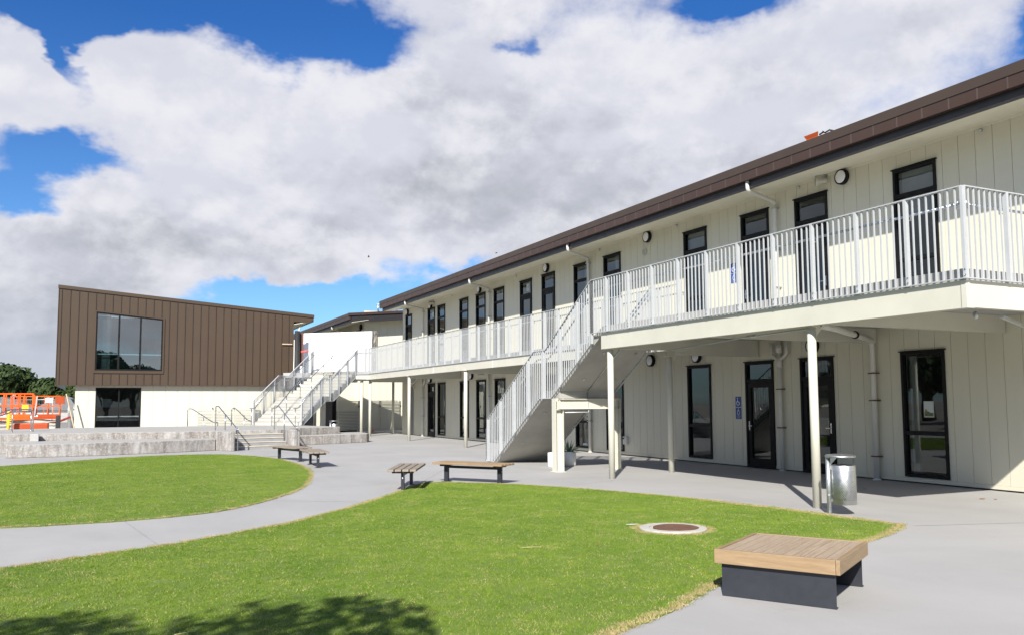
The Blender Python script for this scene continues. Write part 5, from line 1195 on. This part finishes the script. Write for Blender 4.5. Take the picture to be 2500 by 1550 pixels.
# ================================================================== SCISSOR LIFTS (far left)
def lift(x0, y0, L, label, zf=1.05, col='orange', lowcol='orange'):
    t = thing('scissor_lift', label, 'scissor lift', (x0 + L / 2, y0, 0), group='orange scissor lifts behind the terrace'); Wd = .85; x1 = x0 + L; zt = zf + 1.12
    MB().box(x0, y0, zf - .1, x1, y0 + Wd, zf - .0).build('platform', lowcol, t)
    MB().box(x0, y0 - .01, zf + .001, x1, y0 - .0005 + .02, zf + .16).box(x0, y0 + Wd - .02, zf + .001, x1, y0 + Wd, zf + .16).build('toe_board', lowcol, t)
    k = 4
    for i in range(k + 1):
        x = x0 + .025 + i * (L - .05) / k
        for y in (y0 + .02, y0 + Wd - .02): MB().bar((x, y, zf), (x, y, zt), .05, .05).build('rail_post', col, t)
    for y in (y0 + .02, y0 + Wd - .02):
        for z in (zt, zf + .58): MB().bar((x0, y, z), (x1, y, z), .042, .045).build('guard_rail', col, t)
    for x in (x0 + .02, x1 - .02):
        for z in (zt, zf + .58): MB().bar((x, y0, z), (x, y0 + Wd, z), .042, .045).build('guard_rail', col, t)
    if lowcol == 'orange': MB().box(-3.45, y0 - .08, 1.38, -3.18, y0 + .0, 1.66).build('control_box', 'yellow', t); MB().box(x0 + .9, y0 + .1, 1.2, x0 + 1.05, y0 + .25, 1.75).build('gas_bottle', 'galv', t)
    else: MB().box(-2.84, y0 - .05, 1.76, -2.47, y0 + .0, 2.03).build('sign_board', 'signwhite', t); MB().box(x1 - .25, y0 - .06, 1.7, x1 + .2, y0 + .2, zt).build('control_box', 'darkorange', t); MB().bar((x1 - 1.2, y0 - .03, zf + .1), (x1 - 1.1, y0 - .03, zt), .08, .06).build('blue_sleeve', 'rail', t)
    for i in range(5): MB().bar((x0 + .3 + i * .42, y0 + .02, zf + .16), (x0 + .3 + i * .42, y0 + .02, zt), .03, .03).build('rail_post', col, t)
    MB().box(x0 + .1, y0 - .012, zf + .03, x0 + .35, y0 - .0105, zf + .12).box(x0 + L * .35, y0 - .012, zf + .03, x0 + L * .55, y0 - .0105, zf + .12).build('label_plate', 'signwhite', t)
    for i in range(3):
        za, zb_ = .45 + i * .17, .62 + i * .17
        MB().bar((x0 + .2, y0 + .15, za), (x1 - .2, y0 + .15, zb_), .03, .07).bar((x0 + .2, y0 + .2, zb_), (x1 - .2, y0 + .2, za), .03, .07).build('scissor_arm', 'tyre', t)
    MB().box(x0 + .1, y0 + .05, .25, x1 - .1, y0 + Wd - .05, .42).build('chassis', lowcol, t)
    for x in (x0 + .35, x1 - .35):
        for y in (y0 + .0, y0 + Wd - .12):
            w_ = MB().lathe((x, y, .25), [(.1, 0), (.25, .01), (.25, .11), (.1, .12)], 20, 'y').build('wheel', 'tyre', t)
            MB().lathe((x, y - .005, .25), [(.1, 0), (.09, -.01)], 14, 'y').build('rim', 'creamsteel', w_)
    return t
lift(-5.35, 45.6, 2.35, 'bright orange scissor lift on the left with a yellow control box')
lift(-4.45, 51.6, 2.33, 'darker orange scissor lift behind, next to the brown building', zf=.99, lowcol='darkorange')
tag(MB().prism([(-3.7, 44.6), (-2.3, 44.6), (-2.3, 45.5), (-3.7, 45.5)], .05, .80).build('equipment_box', 'darkorange', bevel=.04), 'dark orange engine box under the farther scissor lift', 'box')
hz_ = MB()
for i in range(7): hz_.bar((-3.95 + i * .0, 44.2, .72 + i * .085), (-3.75, 44.2, .79 + i * .085), .04, .035)
tag(hz_.tube([(-3.86, 44.24, .0), (-3.86, 44.24, 1.4)], .06, 8).build('striped_post', 'yellow'), 'yellow striped post before the scissor lifts', 'post')
tag(MB().box(-2.03, 45.2, 0, -1.83, 45.35, 1.15).build('bollard', 'rubber', bevel=.02), 'short black bollard between lift and brown building', 'bollard')
tag(MB().box(-6.4, 44.8, 0, -5.5, 45.4, .85).box(-6.2, 44.8, .86, -6.0, 45.0, 1.05).build('water_barrier', 'greendark', bevel=.05), 'dark green plastic equipment at the left edge below the lift', 'equipment')
# site fence
fe = thing('site_fence', 'grey wire mesh construction fence behind the scissor lifts', 'fence', (-5, 62, 0))
pts_ = [(-16, 58), (-12.5, 59), (-9.1, 60), (-5.7, 61), (-2.9, 60), (-1.9, 56.5), (-1.5, 53)]
for i in range(len(pts_) - 1):
    a = Vector((*pts_[i], 0)); b = Vector((*pts_[i + 1], 0)); d = (b - a).normalized()
    MB().tube([a + Vector((0, 0, .1)), a + Vector((0, 0, 2.0)), b + Vector((0, 0, 2.0)), b + Vector((0, 0, .1))], .022, 6).build('fence_frame', 'galv', fe)
    w_ = MB(); k_ = int((b - a).length / .09)
    for j in range(k_):
        p = a + d * (j + .5) * (b - a).length / k_; w_.bar(p + Vector((0, 0, .15)), p + Vector((0, 0, 1.98)), .008, .008)
    for j in range(8): w_.bar(a + Vector((0, 0, .2 + j * .25)), b + Vector((0, 0, .2 + j * .25)), .008, .008)
    w_.build('wire_mesh', 'wire', fe, props=SF)
    MB().obox((b.x, b.y, .06), (1, 0, 0), (0, 1, 0), (0, 0, 1), .3, .12, .06).build('foot_block', 'collar', fe)
MB().tube([(-3.0, 52, .55), (-2.2, 53.5, .75), (-1.6, 55, 1.0)], .07, 6).build('netting', 'pink', fe)
MB().bar((-1.75, 48.6, 2.2), (-1.25, 48.5, .1), .07, .05).build('leaning_board', 'timberpale', fe)
# house roof beyond
for x, y, lb in ((-9, 100, 'small far house with a grey hipped roof left of the brown building'), (-3.2, 96, 'far house with a grey gable roof touching the brown building edge')):
    t = thing('far_house', lb, 'house', (x, y, 0), group='far houses beyond the fence')
    MB().box(x - 3, y - 4, 0, x + 3, y + 4, 1.2).build('wall', 'farhouse', t)
    MB().extrude([(x - 3.4, y - 4.3, 1.2), (x + 3.4, y - 4.3, 1.2), (x, y - 4.3, 2.5)], (0, 8.6, 0)).build('roof', 'tiles', t)

# ================================================================== TREES
def tree(x, y, h, r, label, leaf_size, nleaf, seed, group, trunk_h=None, nl=14, flat=.75):
    rnd = random.Random(seed); t = thing('tree', label, 'tree', (x, y, 0), group=group); th = trunk_h or h * .3
    tr = MB().tube([(x, y, 0), (x + .1, y, th * .6), (x + .15, y, th), (x, y, h * .6)], [r * .11, r * .085, r * .07, r * .03], 10); 
    lumps = []
    for i in range(nl):
        a = i * 2.4 + rnd.random(); q = rnd.uniform(.15, .78) * r; z = th + (h - th) * rnd.uniform(.22, .82) * (1 - .25 * (q / r) ** 2)
        lr = r * rnd.uniform(.3, .46); c = Vector((x + q * math.cos(a), y + q * math.sin(a), min(z, h - lr * flat))); lumps.append((c, lr))
        tr.tube([(x + .1, y, th * rnd.uniform(.7, 1.1)), c.lerp(Vector((x, y, th)), .5) + Vector((0, 0, .2)), c], [r * .04, r * .025, r * .01], 6)
    tr.build('trunk', 'bark', t)
    b = MB()
    for i in range(nleaf):
        c, lr = lumps[rnd.randrange(nl)]
        d = Vector((rnd.gauss(0, 1), rnd.gauss(0, 1), rnd.gauss(0, 1))).normalized(); rad = lr * (1 - .45 * rnd.random() ** 2.2) * (1 + .12 * math.sin(d.x * 7 + d.y * 5))
        p = c + Vector((d.x, d.y, d.z * flat)) * rad
        nn = (d + Vector((rnd.uniform(-.9, .9), rnd.uniform(-.9, .9), rnd.uniform(-.4, .9)))).normalized(); u = nn.orthogonal().normalized(); v = nn.cross(u); s = leaf_size * rnd.uniform(.6, 1.4)
        k_ = len(b.v); b.v += [tuple(p - u * s), tuple(p + v * s * .6), tuple(p + u * s), tuple(p - v * s * .6)]; b.face((k_, k_ + 1, k_ + 2, k_ + 3))
    b.build('crown', 'leaf', t, fix=False); return t
# far trees, left of the brown building
tg = 'dark broad trees beyond the site fence'
tree(-13.5, 118, 6.5, 6.0, 'tallest dark rounded tree left of the brown building', .32, 9000, 1, tg)
tree(-22, 122, 5.8, 5.5, 'dark tree at the very left edge beyond the lifts', .32, 8000, 2, tg)
tree(-5.5, 116, 4.9, 4.0, 'lower dark tree reaching under the overhang of the brown building', .30, 7000, 3, tg)
tree(1.5, 120, 4.3, 3.8, 'dark tree seen under the left corner of the brown building', .30, 5000, 4, tg)
# trees behind the camera: shadow on the lawn, reflections in the glass
tree(-4.25, -.5, 6.0, 2.3, 'broad tree standing behind the camera whose shadow falls on the lawn', .07, 30000, 5, None, trunk_h=2.5, nl=16)
tree(.2, -26, 9.9, 3.2, 'large round tree far behind the camera reflected in the brown building window', .26, 9000, 6, 'trees behind the camera', trunk_h=.7)
tree(3.4, -27, 8.3, 2.8, 'smaller round tree behind the camera, next to the large one', .22, 6000, 7, 'trees behind the camera', trunk_h=.6)
tree(7.6, -25, 7.2, 1.3, 'slim tree behind the camera, right of the round pair', .2, 2500, 10, 'trees behind the camera', trunk_h=.6)
tree(-13, -22, 8.5, 5.0, 'tree behind the camera to the left', .26, 6000, 8, 'trees behind the camera')
tree(17, -34, 7.0, 4.0, 'tree behind the camera to the right', .26, 5000, 9, 'trees behind the camera')
for i, (x, y, h) in enumerate(((-34, 8, 8), (-36, 22, 9), (-33, 36, 7.5), (-35, 50, 8))):
    tree(x, y, h, 5.5, ['first', 'second', 'third', 'fourth'][i] + ' tree of the row beyond the left lawn edge, outside the picture', .3, 4000, 20 + i, 'tree row at the far side of the courtyard')
# low building across the courtyard, reflected in the classroom windows
oc_ = thing('courtyard_building', 'single storey grey roofed building across the courtyard, outside the picture', 'building', (-22, 14, 0))
MB().box(-27, -6, 0, -19, 30, 2.8).build('wall', 'oiledwood', oc_)
MB().extrude([(-28, -7, 2.8), (-18, -7, 2.8), (-23, -7, 4.6)], (0, 38, 0)).build('roof', 'tiles', oc_)

# clean helper flags
for o in bpy.data.objects:
    if '_local' in o: del o['_local']
print('OBJECTS', len(bpy.data.objects))
